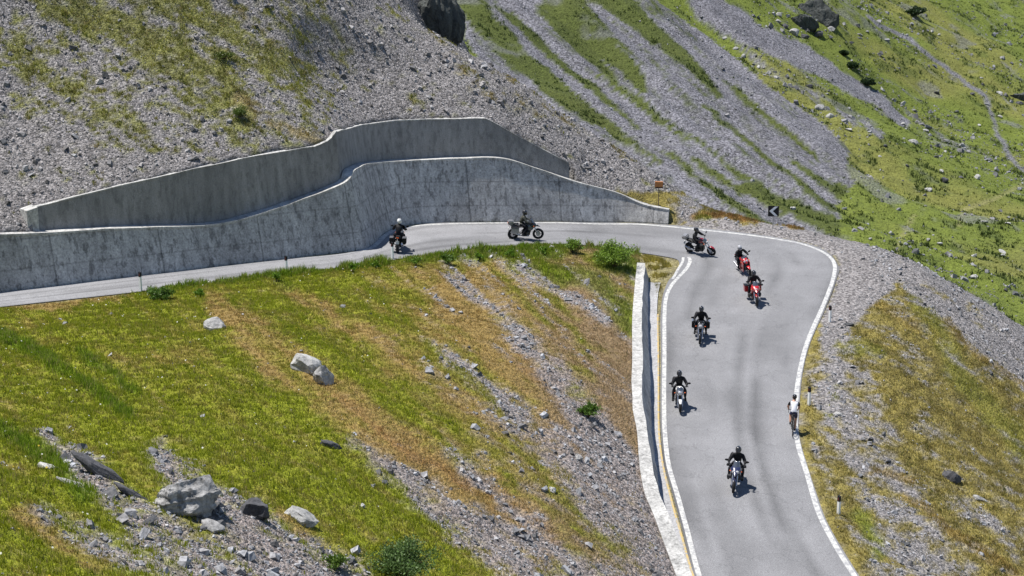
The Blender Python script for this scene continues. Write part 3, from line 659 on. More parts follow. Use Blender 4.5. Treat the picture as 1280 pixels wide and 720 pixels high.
# gutter
gb = RL[:, :2] + RN * (RL[:, 3] + .33 * RL[:, 4])[:, None]
ge = []
for p, n in zip(gb, RN):
    d = np.hypot(INE[:, 0] - p[0], INE[:, 1] - p[1]); j = np.argmin(d); ge.append(INE[j, :2])
ge = np.array(ge)
for _ in range(8): ge[1:-1] = (ge[:-2] + ge[2:]) / 2
st_ = int(np.argmin(np.abs(RL[:, 1] - hit(818, 352)[1])))
Vg = []
for i in range(st_, len(gb)):
    a = gb[i] - RN[i] * .1; b = ge[i] + (gb[i] - ge[i]) * .16
    if i < st_ + 60: b = ge[i] + (gb[i] - ge[i]) * (.16 + .2 * (1 - (i - st_) / 60))
    for t in (0, .5, 1):
        p = a * (1 - t) + b * t; Vg.append((p[0], p[1], zroad(*p) + .03 - .05 * math.sin(math.pi * t)))
Vg = np.array(Vg); gut = npmesh('gutter', Vg, gridfaces(len(Vg) // 3, 3), M_gut, smooth=True); gut['kind'] = 'structure'
ys_ = [(ge[i] + (gb[i] - ge[i]) * .22) for i in range(st_ + 18, len(gb))]
strip('yellow_marking', [(p[0], p[1], 0) for p in ys_[::4]], .085, M_yellow, 0, .037, px_mode=False)

# ============================================================ LOOSE STONES AND PLANTS
ATT = attr_mat('rock_dust', .9, noise=9); ATTF = attr_mat('far_rock', .9)
BLADE = attr_mat('grass_blades', .6, transl=.45, spec=.2); LEAF = attr_mat('bush_leaves', .5, transl=.3, spec=.35)
CUBE = np.array([(a, b, c) for a in (-1, 1) for b in (-1, 1) for c in (-1, 1)], float)
CF = np.array([(0, 1, 3, 2), (4, 6, 7, 5), (0, 4, 5, 1), (2, 3, 7, 6), (1, 5, 7, 3), (0, 2, 6, 4)])
def rotmats(n, tilt):
    a = RS.rand(n) * 6.283; ax = RS.normal(0, tilt, n); ay = RS.normal(0, tilt, n)
    ca, sa = np.cos(a), np.sin(a); z = np.zeros(n); o = np.ones(n)
    Rz = np.stack([ca, -sa, z, sa, ca, z, z, z, o], 1).reshape(n, 3, 3)
    Rx = np.stack([o, z, z, z, np.cos(ax), -np.sin(ax), z, np.sin(ax), np.cos(ax)], 1).reshape(n, 3, 3)
    Ry = np.stack([np.cos(ay), z, np.sin(ay), z, o, z, -np.sin(ay), z, np.cos(ay)], 1).reshape(n, 3, 3)
    return Rx @ Ry @ Rz
def stones_mesh(name, P, size, mat, tilt=.5, flat=.5, bright=(.15, .36), warm=0, mod=None):
    n = len(P)
    J = CUBE[None] * (1 + RS.uniform(-.45, .15, (n, 8, 3))) + RS.uniform(-.25, .25, (n, 8, 3))
    J[:, CUBE[:, 2] > 0, :2] *= RS.uniform(.4, .95, (n, 1, 1))
    sc = np.stack([size * RS.uniform(.7, 1.3, n), size * RS.uniform(.5, .9, n), size * RS.uniform(.6, 1.3, n) * flat], 1) * .5
    V = np.einsum('nij,nkj->nki', rotmats(n, tilt), J * sc[:, None]) + P[:, None]
    V[:, :, 2] += (size * flat * .22)[:, None]
    Fc = (CF[None] + (np.arange(n) * 8)[:, None, None]).reshape(-1, 4)
    b = RS.uniform(bright[0], bright[1], n) ** 1.0; tint = RS.uniform(-.03, .03, n)
    b = b if mod is None else b * mod
    c = np.stack([b * (1 + tint + warm), b, b * (1.04 - tint - warm)], 1)
    o = npmesh(name, V.reshape(-1, 3), Fc, mat, col=np.repeat(c, 8, 0)); o['kind'] = 'stuff'; return o
def scatter(n, x0, x1, y0, y1):
    return RS.uniform(x0, x1, n), RS.uniform(y0, y1, n)
def inview(x, y, z, m=30):
    u, v, _ = proj(x, y, z); return (u > -m) & (u < 1280 + m) & (v > -m) & (v < 720 + m)
# heights by interpolation of the built sheet (fast)
NX = int(round((54 + 52) / .28)) + 1
_v = np.empty(len(near.data.vertices) * 3, np.float32); near.data.vertices.foreach_get('co', _v); _v = _v.reshape(-1, 3)
_nx = len(np.arange(-52, 54 + 1e-6, .28)); _ny = len(_v) // _nx; ZG = _v[:, 2].reshape(_nx, _ny)
def gz_fast(x, y):
    fx = np.clip((np.asarray(x) + 52) / .28, 0, _nx - 1.001); fy = np.clip((np.asarray(y) - 26) / .28, 0, _ny - 1.001)
    i = fx.astype(int); j = fy.astype(int); a = fx - i; b = fy - j
    return (ZG[i, j] * (1 - a) + ZG[i + 1, j] * a) * (1 - b) + (ZG[i, j + 1] * (1 - a) + ZG[i + 1, j + 1] * a) * b
def gp(u, v):        # point of the near ground seen at a photograph position
    d = ray(u, v); t = np.linspace(30, 170, 1400); X = d[0] * t; Y = d[1] * t; Z = CZ + d[2] * t
    k = int(np.argmax(Z < gz_fast(X, Y))); return np.array([X[k], Y[k], Z[k]])
_f = np.empty(len(far.data.vertices) * 3, np.float32); far.data.vertices.foreach_get('co', _f); _f = _f.reshape(-1, 3)
_fnx = len(np.arange(-100, 230 + 1e-6, .8)); _fny = len(_f) // _fnx; ZF = _f[:, 2].reshape(_fnx, _fny)
def fz_fast(x, y):
    fx = np.clip((np.asarray(x) + 100) / .8, 0, _fnx - 1.001); fy = np.clip((np.asarray(y) - 108) / .8, 0, _fny - 1.001)
    i = fx.astype(int); j = fy.astype(int); a = fx - i; b = fy - j
    return (ZF[i, j] * (1 - a) + ZF[i + 1, j] * a) * (1 - b) + (ZF[i, j + 1] * (1 - a) + ZF[i + 1, j + 1] * a) * b
def fp(u, v):
    d = ray(u, v); t = np.linspace(150, 800, 3000); X = d[0] * t; Y = d[1] * t; Z = CZ + d[2] * t
    k = int(np.argmax(Z < fz_fast(X, Y))); return np.array([X[k], Y[k], Z[k]])
DW = lambda x, y: np.minimum(np.minimum(pdist(x, y, WL[:, :2])[0], pdist(x, y, WL[:, :2] + WN * (LT + UT))[0]), pdist(x, y, RL[:, :2] + RN * .3)[0])
# --- hillside, inner and outer scree
x, y = scatter(660000, -42, 42, 36, 134); z = gz_fast(x, y); m = inview(x, y, z, 10); x, y, z = x[m], y[m], z[m]
c = cover_near(x, y, z); dep = proj(x, y, z)[2]
prob = np.where(c['flat'], 0, np.where(c['hs'], c['grav'] ** 1.5 * 1.0 + .04, np.where(c['ii'], c['grav'] ** 1.6 * .9 + .003, c['grav'] ** 1.5 * .8 + .02)))
prob *= np.where(strokes(c['u'], c['v'], [([(880, 285), (1000, 294), (1075, 312), (1075, 350), (1050, 390)], 10, 20, 1)]) > .5, .12, 1)
m = RS.rand(len(x)) < prob; x, y, z = x[m], y[m], z[m]; c = {k: v_[m] for k, v_ in c.items()}
dw = DW(x, y); m = (dw > .45) | c['hs']; 
d_h, _ = pdist(x, y, BAR); m &= ~(c['hs'] & (d_h < .45)); m &= ~((~c['hs']) & (pdist(x, y, RL[:, :2] + RN * .35)[0] < .6)); m &= pdist(x, y, OUTE[:, :2])[0] > .35
x, y, z = x[m], y[m], z[m]; c = {k: v_[m] for k, v_ in c.items()}
run = sst(.35, .68, c['st']); size = .04 + (.022 + .036 * run) * np.where(c['hs'], .8, 1) * RS.pareto(2.5, len(x)); size = np.minimum(size, .38)
size *= np.where(c['hs'], 1.1, np.where(c['ii'] & (c['v'] > 560) & (c['u'] < 460), 1.25, np.where(c['ii'], 1.0, .85)))
P = np.column_stack([x, y, z])
print('stones', len(P))
hsm = c['hs']
for nm, mk, fl in (('hillside_scree', hsm, .6), ('slope_scree', c['ii'], .55), ('roadside_gravel', ~hsm & ~c['ii'], .5)):
    o = stones_mesh(nm, P[mk], size[mk], ATT, .5, fl, (.07, .33), .035 if nm == 'hillside_scree' else .0, (.72 + .5 * c['st'])[mk])
    tag(o, {'hillside_scree': 'grey scree of angular stones covering the hillside above the retaining walls', 'slope_scree': 'grey loose stones running down the grassy slope in strips', 'roadside_gravel': 'grey gravel and small stones on the shoulder outside the hairpin'}[nm], 'scree')
# --- far stones
x, y = scatter(200000, -60, 240, 190, 620); z = fz_fast(x, y); m = inview(x, y, z, 10); x, y, z = x[m], y[m], z[m]
u, v, gr, st, nn, big, flank = cover_far(x, y, z)
clump = fbm(x * .05, y * .05, 71, 3)
m = (RS.rand(len(x)) < gr * .35 + .02 + .34 * sst(.5, .68, clump) * (1 - flank)) ; x, y, z, gr, flank = x[m], y[m], z[m], gr[m], flank[m]
size = .2 + .30 * RS.pareto(2.6, len(x)); size = np.minimum(size, 1.5) * np.where((flank + gr) > .8, .55, 1)
o = stones_mesh('valley_stones', np.column_stack([x, y, z]), size, ATTF, .4, .6, (.09, .27)); tag(o, 'pale grey stones strewn over the far flank and the green valley', 'stones')
print('far stones', len(x))
# --- grass
def tufts(name, P, h, col, nb, spread, wid, mat, lean=.45, lab='', cat='grass'):
    n = len(P); N = n * nb; Pb = np.repeat(P, nb, 0); H = np.repeat(h, nb) * RS.uniform(.55, 1.15, N); C = np.repeat(col, nb, 0) * RS.uniform(.7, 1.3, (N, 1))
    sp_ = np.repeat(spread if np.ndim(spread) else np.full(n, spread), nb)
    a = RS.rand(N) * 6.283; r = np.sqrt(RS.rand(N)) * sp_; Pb = Pb + np.column_stack([np.cos(a) * r, np.sin(a) * r, np.zeros(N) - .02])
    b = RS.rand(N) * 6.283; ln = RS.uniform(.1, lean, N) * H; tip = Pb + np.column_stack([np.cos(b) * ln, np.sin(b) * ln, H])
    q = RS.rand(N) * 6.283; wv = np.column_stack([np.cos(q), np.sin(q), np.zeros(N)]) * (np.repeat(wid, nb) if np.ndim(wid) else wid)[..., None] if np.ndim(wid) else np.column_stack([np.cos(q), np.sin(q), np.zeros(N)]) * wid
    mid = Pb * .45 + tip * .55 + np.column_stack([-np.cos(b), -np.sin(b), np.zeros(N)]) * (ln * .25)[:, None]
    V = np.stack([Pb - wv, Pb + wv, mid + wv * .7, tip, mid - wv * .7], 1).reshape(-1, 3)
    i = np.arange(N) * 5
    Fc = np.concatenate([np.stack([i, i + 1, i + 2, i + 4], 1)]); T = np.stack([i + 4, i + 2, i + 3, i + 3], 1)
    # quads + tip triangles as one triangle mesh
    tri = np.concatenate([np.stack([i, i + 1, i + 2], 1), np.stack([i, i + 2, i + 4], 1), np.stack([i + 4, i + 2, i + 3], 1)])
    o = npmesh(name, V, tri, mat, col=np.repeat(C, 5, 0)); tag(o, lab, cat, kind='stuff'); return o
PATCH = [tuple(hit(a, b)[:2]) for a, b in [(798, 318), (815, 319), (830, 324), (841, 333), (836, 343), (829, 352), (822, 372), (819, 352), (812, 340), (809, 330)]]
def patchmask(x, y): return pip(x, y, PATCH)
def grassgen(n, box, dens, hfn, name, lab, nb, wid, tint=None):
    x, y = scatter(n, *box); z = gz_fast(x, y); m = inview(x, y, z, 20); x, y, z = x[m], y[m], z[m]
    c = cover_near(x, y, z); p = dens(c, x, y); m = RS.rand(len(x)) < p
    m &= (~c['flat']) | patchmask(x, y)
    x, y, z = x[m], y[m], z[m]; c = {k: q[m] for k, q in c.items()}
    m = (pdist(x, y, RL[:, :2] + RN * .35)[0] > .55) & (pdist(x, y, BAR)[0] > .5) & (pdist(x, y, OUTE[:, :2])[0] > .3)
    x, y, z = x[m], y[m], z[m]; c = {k: q[m] for k, q in c.items()}
    col = veg_color(c) * 1.1
    if tint is not None: col = mixc(col, np.array(tint), .75)
    rr = RS.rand(len(x)); col = np.where((rr < .16)[:, None], mixc(col, np.array([.36, .29, .14]), .6), np.where((rr > .86)[:, None], mixc(col, np.array([.07, .12, .02]), .6), col)); h = hfn(c, x, y); print(name, len(x))
    return tufts(name, np.column_stack([x, y, z]), h, col, nb, .10, wid, BLADE, lab=lab)
grassgen(260000, (-30, 12, 36, 108), lambda c, x, y: np.where(c['ii'], (1 - c['grav']) * (.72 + .28 * c['nn']) * (1 - .45 * c['dry']), 0) + 0,
         lambda c, x, y: (.09 + .13 * c['nn']) * (1 + .9 * c['rich']) * (1 - .35 * c['dry']), 'slope_grass', 'green and straw coloured grass covering the slope between the two legs of road', 5, .014)
d_edge = lambda x, y: pdist(x, y, FREE_IN)[0]
grassgen(90000, (-30, 12, 78, 108), lambda c, x, y: np.where(c['ii'], sst(1.6, .3, d_edge(x, y)) * sst(.3, .5, fbm(x * .6, y * .6, 77)) * sst(150, 230, c['u']), 0) * .9,
         lambda c, x, y: (.18 + .5 * sst(.3, .75, fbm(x * .9, y * .9, 78))) * (.7 + .35 * sst(300, 600, c['u'])), 'verge_grass', 'tall bright green grass along the near verge of the upper road', 6, .02, (.17, .27, .02))
grassgen(260000, (4, 42, 52, 128), lambda c, x, y: np.where(c['io'] & ~c['hs'], (1 - c['grav']) * (.25 + .6 * c['nn']), 0), lambda c, x, y: .07 + .12 * c['nn'] + .06 * c['orange'], 'roadside_grass', 'low dry and green grass on the outer slope right of the hairpin', 5, .015)
grassgen(200000, (-42, 22, 84, 128), lambda c, x, y: np.where(c['hs'], np.clip(1 - c['grav'] - .1, 0, 1) * (.4 + .6 * c['nn']), 0), lambda c, x, y: .10 + .14 * c['nn'], 'hillside_grass', 'yellow green tufts growing in streaks on the scree hillside', 6, .02)
_ch = cover_near
grassgen(60000, (4, 12, 94, 108), lambda c, x, y: patchmask(x, y) * .35 * sst(.35, .6, fbm(x * 1.3, y * 1.3, 88)), lambda c, x, y: .06 + .16 * c['nn'], 'corner_grass', 'patch of grass and flowers at the inner corner of the hairpin by the end of the low wall', 5, .014)
# plants over the far flank and valley
x, y = scatter(240000, -60, 240, 190, 620); z = fz_fast(x, y); m = inview(x, y, z, 10); x, y, z = x[m], y[m], z[m]
u, v, gr, st, nn, big, flank = cover_far(x, y, z)
m = RS.rand(len(x)) < (1 - gr) ** 2 * (.15 + .4 * sst(.45, .62, nn)); x, y, z, nn, big, flank = x[m], y[m], z[m], nn[m], big[m], flank[m]
g1 = np.array([.115, .15, .028]); g2 = np.array([.16, .17, .04]); g3 = np.array([.06, .085, .02])
C = mixc(np.broadcast_to(g1, (len(x), 3)), g2, sst(.42, .66, big)); C = mixc(C, g3, sst(.5, .64, nn)); C = mixc(C, np.array([.055, .08, .02]), flank * .8)
print('far tufts', len(x))
tufts('valley_grass', np.column_stack([x, y, z]), (.16 + .25 * RS.rand(len(x))) * (1 + 1.2 * (nn > .62)), C, 4, .35, .09, BLADE, lab='green meadow grass and low heath over the far valley', lean=.9)
# flowers: tiny pale heads on the grass
x, y = scatter(9000, -30, 4, 36, 100); z = gz_fast(x, y); c = cover_near(x, y, z); m = inview(x, y, z) & c['ii'] & (c['grav'] < .3) & (c['dry'] < .5) & (RS.rand(len(x)) < .25 * sst(.5, .65, fbm(x * .5, y * .5, 91)) + .04)
x, y, z = x[m], y[m], z[m] + RS.uniform(.14, .28, m.sum()); n = len(x); r = RS.uniform(.018, .035, n)
V = []; Fc = []
ang = np.arange(6) * math.pi / 3
V = np.stack([np.stack([x[:, None] + r[:, None] * np.cos(ang), y[:, None] + r[:, None] * np.sin(ang), z[:, None] + r[:, None] * .6 * np.sin(ang + x[:, None] * 50)], 2), ][0:1], 0)[0]
T = np.array([(0, 1, 2, 3), (0, 3, 4, 5)]); Fc = (T[None] + (np.arange(n) * 6)[:, None, None]).reshape(-1, 4)
fc = np.where((RS.rand(n) < .8)[:, None], np.array([[.7, .7, .62]]), np.array([[.6, .45, .05]])); fc = np.repeat(fc, 6, 0)
o = npmesh('meadow_flowers', V.reshape(-1, 3), Fc, BLADE, col=fc); tag(o, 'tiny white and yellow flowers dotted through the grassy slope', 'flowers', kind='stuff')

# ============================================================ BOULDERS
M_rock = concrete_mat('limestone', (.33, .325, .32), .3, .5); M_rockd = concrete_mat('dark_rock', (.075, .075, .082), .3, .3); M_rockp = concrete_mat('pale_rock', (.37, .365, .35), .25, .2)
def rock_data(seed, dims, sub=3, cuts=9):
    R = np.random.RandomState(seed); bm = bmesh.new(); bmesh.ops.create_icosphere(bm, subdivisions=sub, radius=1)
    V = np.array([v.co[:] for v in bm.verts])
    for i in range(cuts):
        n = R.normal(size=3); n /= np.linalg.norm(n); d = R.uniform(.42, .8); k = V @ n; V = V - np.maximum(k - d, 0)[:, None] * n
    V += (np.stack([fbm(V[:, 0] * 3 + seed, V[:, 1] * 3 + V[:, 2] * 2, 5 + i) for i in range(3)], 1) - .5) * .2
    bd = R.normal(size=3); bd /= np.linalg.norm(bd); kk = V @ bd; V *= (1 + (fbm(kk * 7 + seed, V[:, 0] * .8, 9, 3) - .5) * .34)[:, None]
    # sharper vertical bedding
    V[:, 2] += (vn(V[:, 0] * 6 + seed, V[:, 1] * 6, 3) - .5) * .10
    V *= np.array(dims) / 2
    for v, c_ in zip(bm.verts, V): v.co = c_
    me = bpy.data.meshes.new('boulder'); bm.to_mesh(me); bm.free(); return me
def boulder(p, dims, label, mat, seed, rz=0, ry=0, rx=0, group=None, sink=.36, sub=3, name='boulder'):
    me = rock_data(seed, dims, sub); me.materials.append(mat)
    o = bpy.data.objects.new(name, me); COL.objects.link(o); o.location = (p[0], p[1], p[2] + dims[2] * (.5 - sink)); o.rotation_euler = (rx, ry, rz)
    tag(o, label, 'boulder', group); return o
R_ = math.radians
boulder(gp(232, 640), (2.3, 1.5, 1.75), 'largest grey boulder with a rounded top, on the stones at lower left', M_rock, 3, ry=R_(30), rz=.2, sub=5, sink=.26)
boulder(gp(268, 662), (.9, .5, .35), 'flat grey slab at the foot of the largest boulder', M_rock, 8, ry=R_(25), rz=-.3)
boulder(gp(322, 647), (1.0, .8, 1.0), 'dark grey boulder on the grass right of the largest boulder', M_rockd, 5)
boulder(gp(372, 648), (1.35, .7, .55), 'low pale rock lying in the grass right of the dark boulder', M_rockp, 6, ry=R_(22))
boulder(gp(383, 462), (1.9, .9, .95), 'long pale grey boulder in the middle of the grassy slope', M_rockp, 7, ry=R_(22), rz=-.1)
boulder(gp(408, 480), (1.2, .9, 1.4), 'blocky shaded boulder touching the right end of the long pale boulder', M_rock, 12, rz=.3)
boulder(gp(270, 412), (1.15, .8, .9), 'grey boulder high on the grass below the upper road', M_rock, 9, ry=R_(15))
boulder(gp(128, 595), (2.3, .5, .5), 'long narrow rock ledge sticking out of the grass at lower left', M_rockd, 14, ry=R_(34), rz=-.1, name='rock_ledge')
boulder(gp(165, 620), (1.3, .45, .35), 'short dark rock ledge above the stones, left of the largest boulder', M_rockd, 19, ry=R_(36), name='rock_ledge')
boulder(gp(62, 586), (.75, .4, .3), 'small white rock in the grass near the left edge', M_rockp, 21, ry=R_(15))
boulder(gp(90, 606), (1.0, .4, .3), 'pale slab right below the small white rock near the left edge', M_rockp, 22, ry=R_(30))
boulder(gp(415, 560), (.95, .4, .35), 'dark rock poking out of the dry grass in mid slope', M_rockd, 23, ry=R_(28))
boulder(gp(453, 634), (.28, .25, .2), 'small bright white stone alone in the grass at bottom centre', M_rockp, 24)
boulder(gp(428, 384), (.4, .3, .2), 'small grey stone just below the upper road verge', M_rock, 25)
boulder(gp(722, 574), (.5, .4, .35), 'grey block among the scree above the low wall', M_rock, 26)
boulder(gp(690, 615), (.6, .35, .3), 'light slab lower in the scree beside the low wall', M_rockp, 27, ry=R_(20))
boulder(gp(1187, 599), (1.1, .7, .75), 'dark boulder on the outer slope at right', M_rockd, 31, ry=R_(20))
boulder(gp(1046, 519), (.55, .35, .25), 'flat pale rock in the gravel beside the road marker', M_rockp, 33)
boulder(gp(1225, 625), (.8, .5, .3), 'low grey rock down slope of the dark boulder at right', M_rock, 34, ry=R_(20))
boulder(gp(1078, 324), (.4, .3, .2), 'small dark stone on the gravel turnout', M_rockd, 37)
# far boulders one can tell apart
FB = [(1171, 117, 2.0, 'd'), (1128, 131, 1.9, 'p'), (1103, 113, 1.7, 'p'), (1227, 98, 1.4, 'p'), (1249, 117, 1.9, 'p'), (1250, 147, 1.6, 'p'), (1180, 227, 2.4, 'd'), (1221, 223, 2.0, 'p'), (1161, 238, 2.2, 'p'), (1177, 215, 1.3, 'p'), (1037, 147, 2.0, 'p'), (1061, 163, 1.8, 'p'),
      (1025, 136, 2.2, 'g'), (1012, 109, 2.0, 'd'), (1086, 157, 1.4, 'g'), (1170, 197, 1.5, 'd'), (1143, 180, 2.6, 'g'), (1129, 156, 1.6, 'g'), (1157, 164, 1.3, 'g'), (1202, 183, 1.9, 'g'), (1224, 157, 1.2, 'p'), (1182, 190, 1.3, 'p'), (1134, 208, 1.1, 'd'), (1106, 183, 1.2, 'd'),
      (974, 20, 2.0, 'p'), (1252, 316, 1.8, 'p'), (1218, 347, 1.6, 'p'), (1254, 320, 1.0, 'p'), (1217, 320, 1.1, 'p'), (1160, 300, 1.1, 'g'), (1100, 196, 1.0, 'g'), (990, 262, 1.4, 'p'), (1214, 118, 1.6, 'd'), (1162, 142, 1.1, 'p'), (1197, 74, 1.1, 'g'), (1165, 40, 1.6, 'g'), (1173, 44, 1.3, 'p'), (1260, 280, 1.2, 'g'),
      (1245, 212, 1.2, 'g'), (1196, 141, 1.3, 'd'), (1274, 130, 2.0, 'd'), (1230, 278, 1.2, 'g'), (1088, 300, 1.0, 'p'), (1175, 305, 1.2, 'g'), (930, 72, 1.6, 'g'), (948, 84, 1.7, 'p'), (960, 92, 1.5, 'g'), (970, 98, 1.5, 'g'), (905, 48, 1.4, 'p'), (920, 62, 1.3, 'g'), (1063, 54, 1.4, 'd'), (1075, 44, 1.7, 'g'), (1084, 40, 1.2, 'g'), (982, 34, 2.6, 'd'), (993, 43, 3.2, 'g'), (1006, 47, 2.4, 'd'), (1022, 45, 3.4, 'd'), (1040, 38, 2.8, 'g'), (972, 28, 2.2, 'g')]
MM = {'d': M_rockd, 'p': M_rockp, 'g': M_rock}; TN = {'d': 'dark', 'p': 'pale', 'g': 'grey'}
LM = {'the footpath bend': (1235, 125), 'the large dark bush': (1145, 15), 'the dark round bush': (1085, 105), 'the chevron sign': (966, 262), 'the crag at the top edge': (1022, 16), 'the hairpin crest': (1145, 330), 'the scree tongue end': (1130, 152), 'the right edge outcrop': (1274, 118), 'the foot of the path': (1270, 208)}
ORD = ['nearest to it', 'second nearest', 'third nearest', 'fourth nearest', 'fifth nearest', 'sixth nearest', 'seventh nearest', 'eighth nearest']
keys = []
for (u, v, s_, t) in FB:
    n_, (a, b) = min(LM.items(), key=lambda q: math.hypot(q[1][0] - u, q[1][1] - v)); dx, dy = u - a, v - b
    d_ = (('above' if dy < 0 else 'below') if abs(dy) > abs(dx) else ('left of' if dx < 0 else 'right of')); keys.append((t, d_, n_, math.hypot(dx, dy)))
for k, (u, v, s_, t) in enumerate(FB):
    R = np.random.RandomState(100 + k); p = fp(u, v); same = sorted(q[3] for q in keys if q[:3] == keys[k][:3]); rk = same.index(keys[k][3])
    lab = '%s boulder on the meadow %s %s' % (TN[t], keys[k][1], keys[k][2]) + (', ' + ORD[rk] if len(same) > 1 else '')
    boulder(p, (s_ * R.uniform(.9, 1.3), s_ * .8, s_ * R.uniform(.5, .8)), lab, MM[t], 40 + k, rz=R.rand() * 3, ry=R.uniform(-.2, .3), group='boulders on the far meadow', sub=2)
# crags
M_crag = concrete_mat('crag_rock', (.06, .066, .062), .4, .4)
def crag(u, v, dims, label, seed, **k):
    p = fp(u, v); return boulder(p, dims, label, M_crag, seed, sub=5, sink=.55, name='rock_crag', **k)
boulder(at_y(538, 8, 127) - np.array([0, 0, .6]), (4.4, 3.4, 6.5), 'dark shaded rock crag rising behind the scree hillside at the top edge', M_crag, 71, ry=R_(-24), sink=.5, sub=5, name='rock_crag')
crag(1022, 20, (11, 7, 12), 'dark rock crag at the top edge above the far meadow', 72)
crag(1000, 30, (8, 6, 6), 'low broken crag left of the dark crag at the top edge', 73)
crag(1274, 122, (7, 5, 5.5), 'rocky outcrop at the right edge of the far meadow', 74)

# ============================================================ BUSHES
def bush(p, r, h, n, label, col, leaf=.05, name='bush', upright=.5, seed=1, group=None, stems=14):
    R = np.random.RandomState(seed); e = empty(name, tuple(p)); tag(e, label, name.replace('_', ' '), group)
    mb = MB(); tips = []
    for i in range(stems):
        a = R.rand() * 6.283; q = r * R.uniform(.2, .95); t = Vector((math.cos(a) * q, math.sin(a) * q, h * R.uniform(.55, 1.05) * (1.15 - .45 * q / r)))
        m_ = Vector((t.x * .35, t.y * .35, t.z * .55)); mb.tube([(0, 0, -.05), m_, t], .012 + .01 * r, 5, .004); tips.append((m_, t))
    mb.build('stems', simple('twig', (.10, .07, .04), .8), e)
    k = R.randint(0, stems, n); tt_ = R.uniform(.0, 1.05, n) ** .7
    A = np.array([t[0][:] for t in tips])[k]; B = np.array([t[1][:] for t in tips])[k]
    C = A + (B - A) * tt_[:, None] + R.normal(0, r * .13, (n, 3)) * np.array([1, 1, .6]); C[:, 2] = np.maximum(C[:, 2], .02)
    d1 = R.normal(size=(n, 3)); d1[:, 2] = np.abs(d1[:, 2]) * upright * 2; d1 /= np.linalg.norm(d1, axis=1)[:, None]
    d2 = np.cross(d1, R.normal(size=(n, 3))); d2 /= np.linalg.norm(d2, axis=1)[:, None]
    L = leaf * R.uniform(.7, 1.4, n)[:, None]
    V = np.stack([C, C + d1 * L * .5 + d2 * L * .28, C + d1 * L, C + d1 * L * .5 - d2 * L * .28], 1).reshape(-1, 3)
    cc = np.array(col)[None] * R.uniform(.6, 1.4, (n, 1)); 
    npmesh('foliage', V, np.arange(n * 4).reshape(-1, 4), LEAF, e, col=np.repeat(cc, 4, 0)); return e
bush(gp(768, 335), 1.25, 1.45, 6500, 'rounded leafy green bush at the end of the verge above the low wall', (.16, .25, .03), .10, seed=2, stems=40)
bush(gp(505, 728), 1.2, 1.25, 7000, 'dark green bush on the slope at the bottom edge of the picture', (.09, .15, .04), .075, seed=3, stems=44)
bush(gp(735, 522), .5, .65, 1500, 'small round green bush alone on the slope beside the low wall', (.085, .16, .02), .08, seed=4)
bush(gp(715, 316), .7, .75, 2200, 'low green bush on the verge just left of the rounded leafy bush', (.15, .24, .03), .09, seed=5)
bush(gp(200, 374), .8, .6, 2400, 'low green bush on the verge beside the left road marker', (.08, .15, .02), .09, seed=6)
bush(gp(420, 712), .5, .45, 1200, 'small green bush at the bottom edge left of the dark bush', (.09, .15, .02), .07, seed=7)
bush(gp(560, 330), .55, .55, 1300, 'small green bush on the verge between the two riders on the upper road', (.09, .16, .02), .09, seed=8)
for k, (u, v, s_) in enumerate([(250, 372, .3), (345, 352, .35), (440, 340, .4), (470, 336, .3), (520, 332, .35), (600, 326, .35), (640, 322, .4), (680, 318, .35)]):
    bush(gp(u, v), s_, s_ * 1.3, 700, 'leafy green weed clump on the upper road verge, %s from the left' % ['first', 'second', 'third', 'fourth', 'fifth', 'sixth', 'seventh', 'eighth'][k], (.13, .23, .02), .08, 'weed_clump', .9, 20 + k, 'weed clumps along the verge', 8)
for u, v, s_, l in [(1145, 22, 2.6, 'large dark bush on the far meadow near the top edge'), (1085, 108, 1.6, 'dark round bush on the meadow beside the grey scree tongue'), (1066, 86, 1.3, 'dark round bush, middle one of three up the meadow'), (1055, 70, 1.0, 'small dark bush, topmost of the three up the meadow')]:
    bush(fp(u, v), s_, s_ * .95, 2600, l, (.03, .055, .018), .5, seed=int(u), stems=16)
bush(gp(300, 148), .7, .6, 900, 'small green bush on the scree above the upper wall', (.08, .12, .02), .09, seed=31)
bush(gp(280, 74), .7, .4, 900, 'low green bush higher on the scree hillside', (.09, .12, .02), .09, seed=32)

# ============================================================ ROAD MARKERS AND SIGNS
Mwp = simple('marker_white', (.8, .8, .78), .5, var=.1); Mbk = simple('marker_black', (.015, .015, .017), .5); Mred = simple('reflector_red', (.45, .03, .02), .25); Mgalv = simple('galvanised', (.34, .34, .35), .45, .6)
def marker(u, v, label, h=1.0):
    p = hit(u, v) if u < 600 else gp(u, v)
    e = empty('road_marker', tuple(p), rz=math.atan2(p[1], p[0]) - math.pi / 2 - .75); tag(e, label, 'road marker')
    MB().prism([(-.06, -.1), (.06, -.1), (.055, h - .26), (-.055, h - .26)], -.05, .05).build('post', Mwp, e, False)
    MB().prism([(-.058, h - .257), (.058, h - .257), (.058, h - .03), (-.058, h)], -.053, .053).build('cap', Mbk, e, False)
    MB().box((0, -.056, h - .15), (.05, .006, .12)).build('reflector', simple('reflector_dark', (.12, .015, .01), .3), e, False); return e
marker(176, 363.5, 'white road marker with a black cap, leftmost one, beside the upper road')
marker(358, 341, 'white road marker with a black cap on the upper road verge, second from the left', .95)
marker(490.5, 323, 'white road marker with a black cap just beneath the rider seen from behind', .95)
marker(1037, 403, 'white road marker with a black cap outside the hairpin, highest one on the right', .95)
marker(1011, 507, 'white road marker with a black cap beside the cyclist', .95)
marker(1048, 643, 'white road marker with a black cap outside the road, nearest one', .85)
p = gp(966, 286); e = empty('chevron_sign', tuple(p), rz=math.atan2(p[1], p[0]) - math.pi / 2); tag(e, 'black curve sign with a white chevron pointing left on a thin post', 'road sign')
MB().tube([(0, .03, -.2), (0, .03, 1.45)], .03, 8).build('post', Mgalv, e)
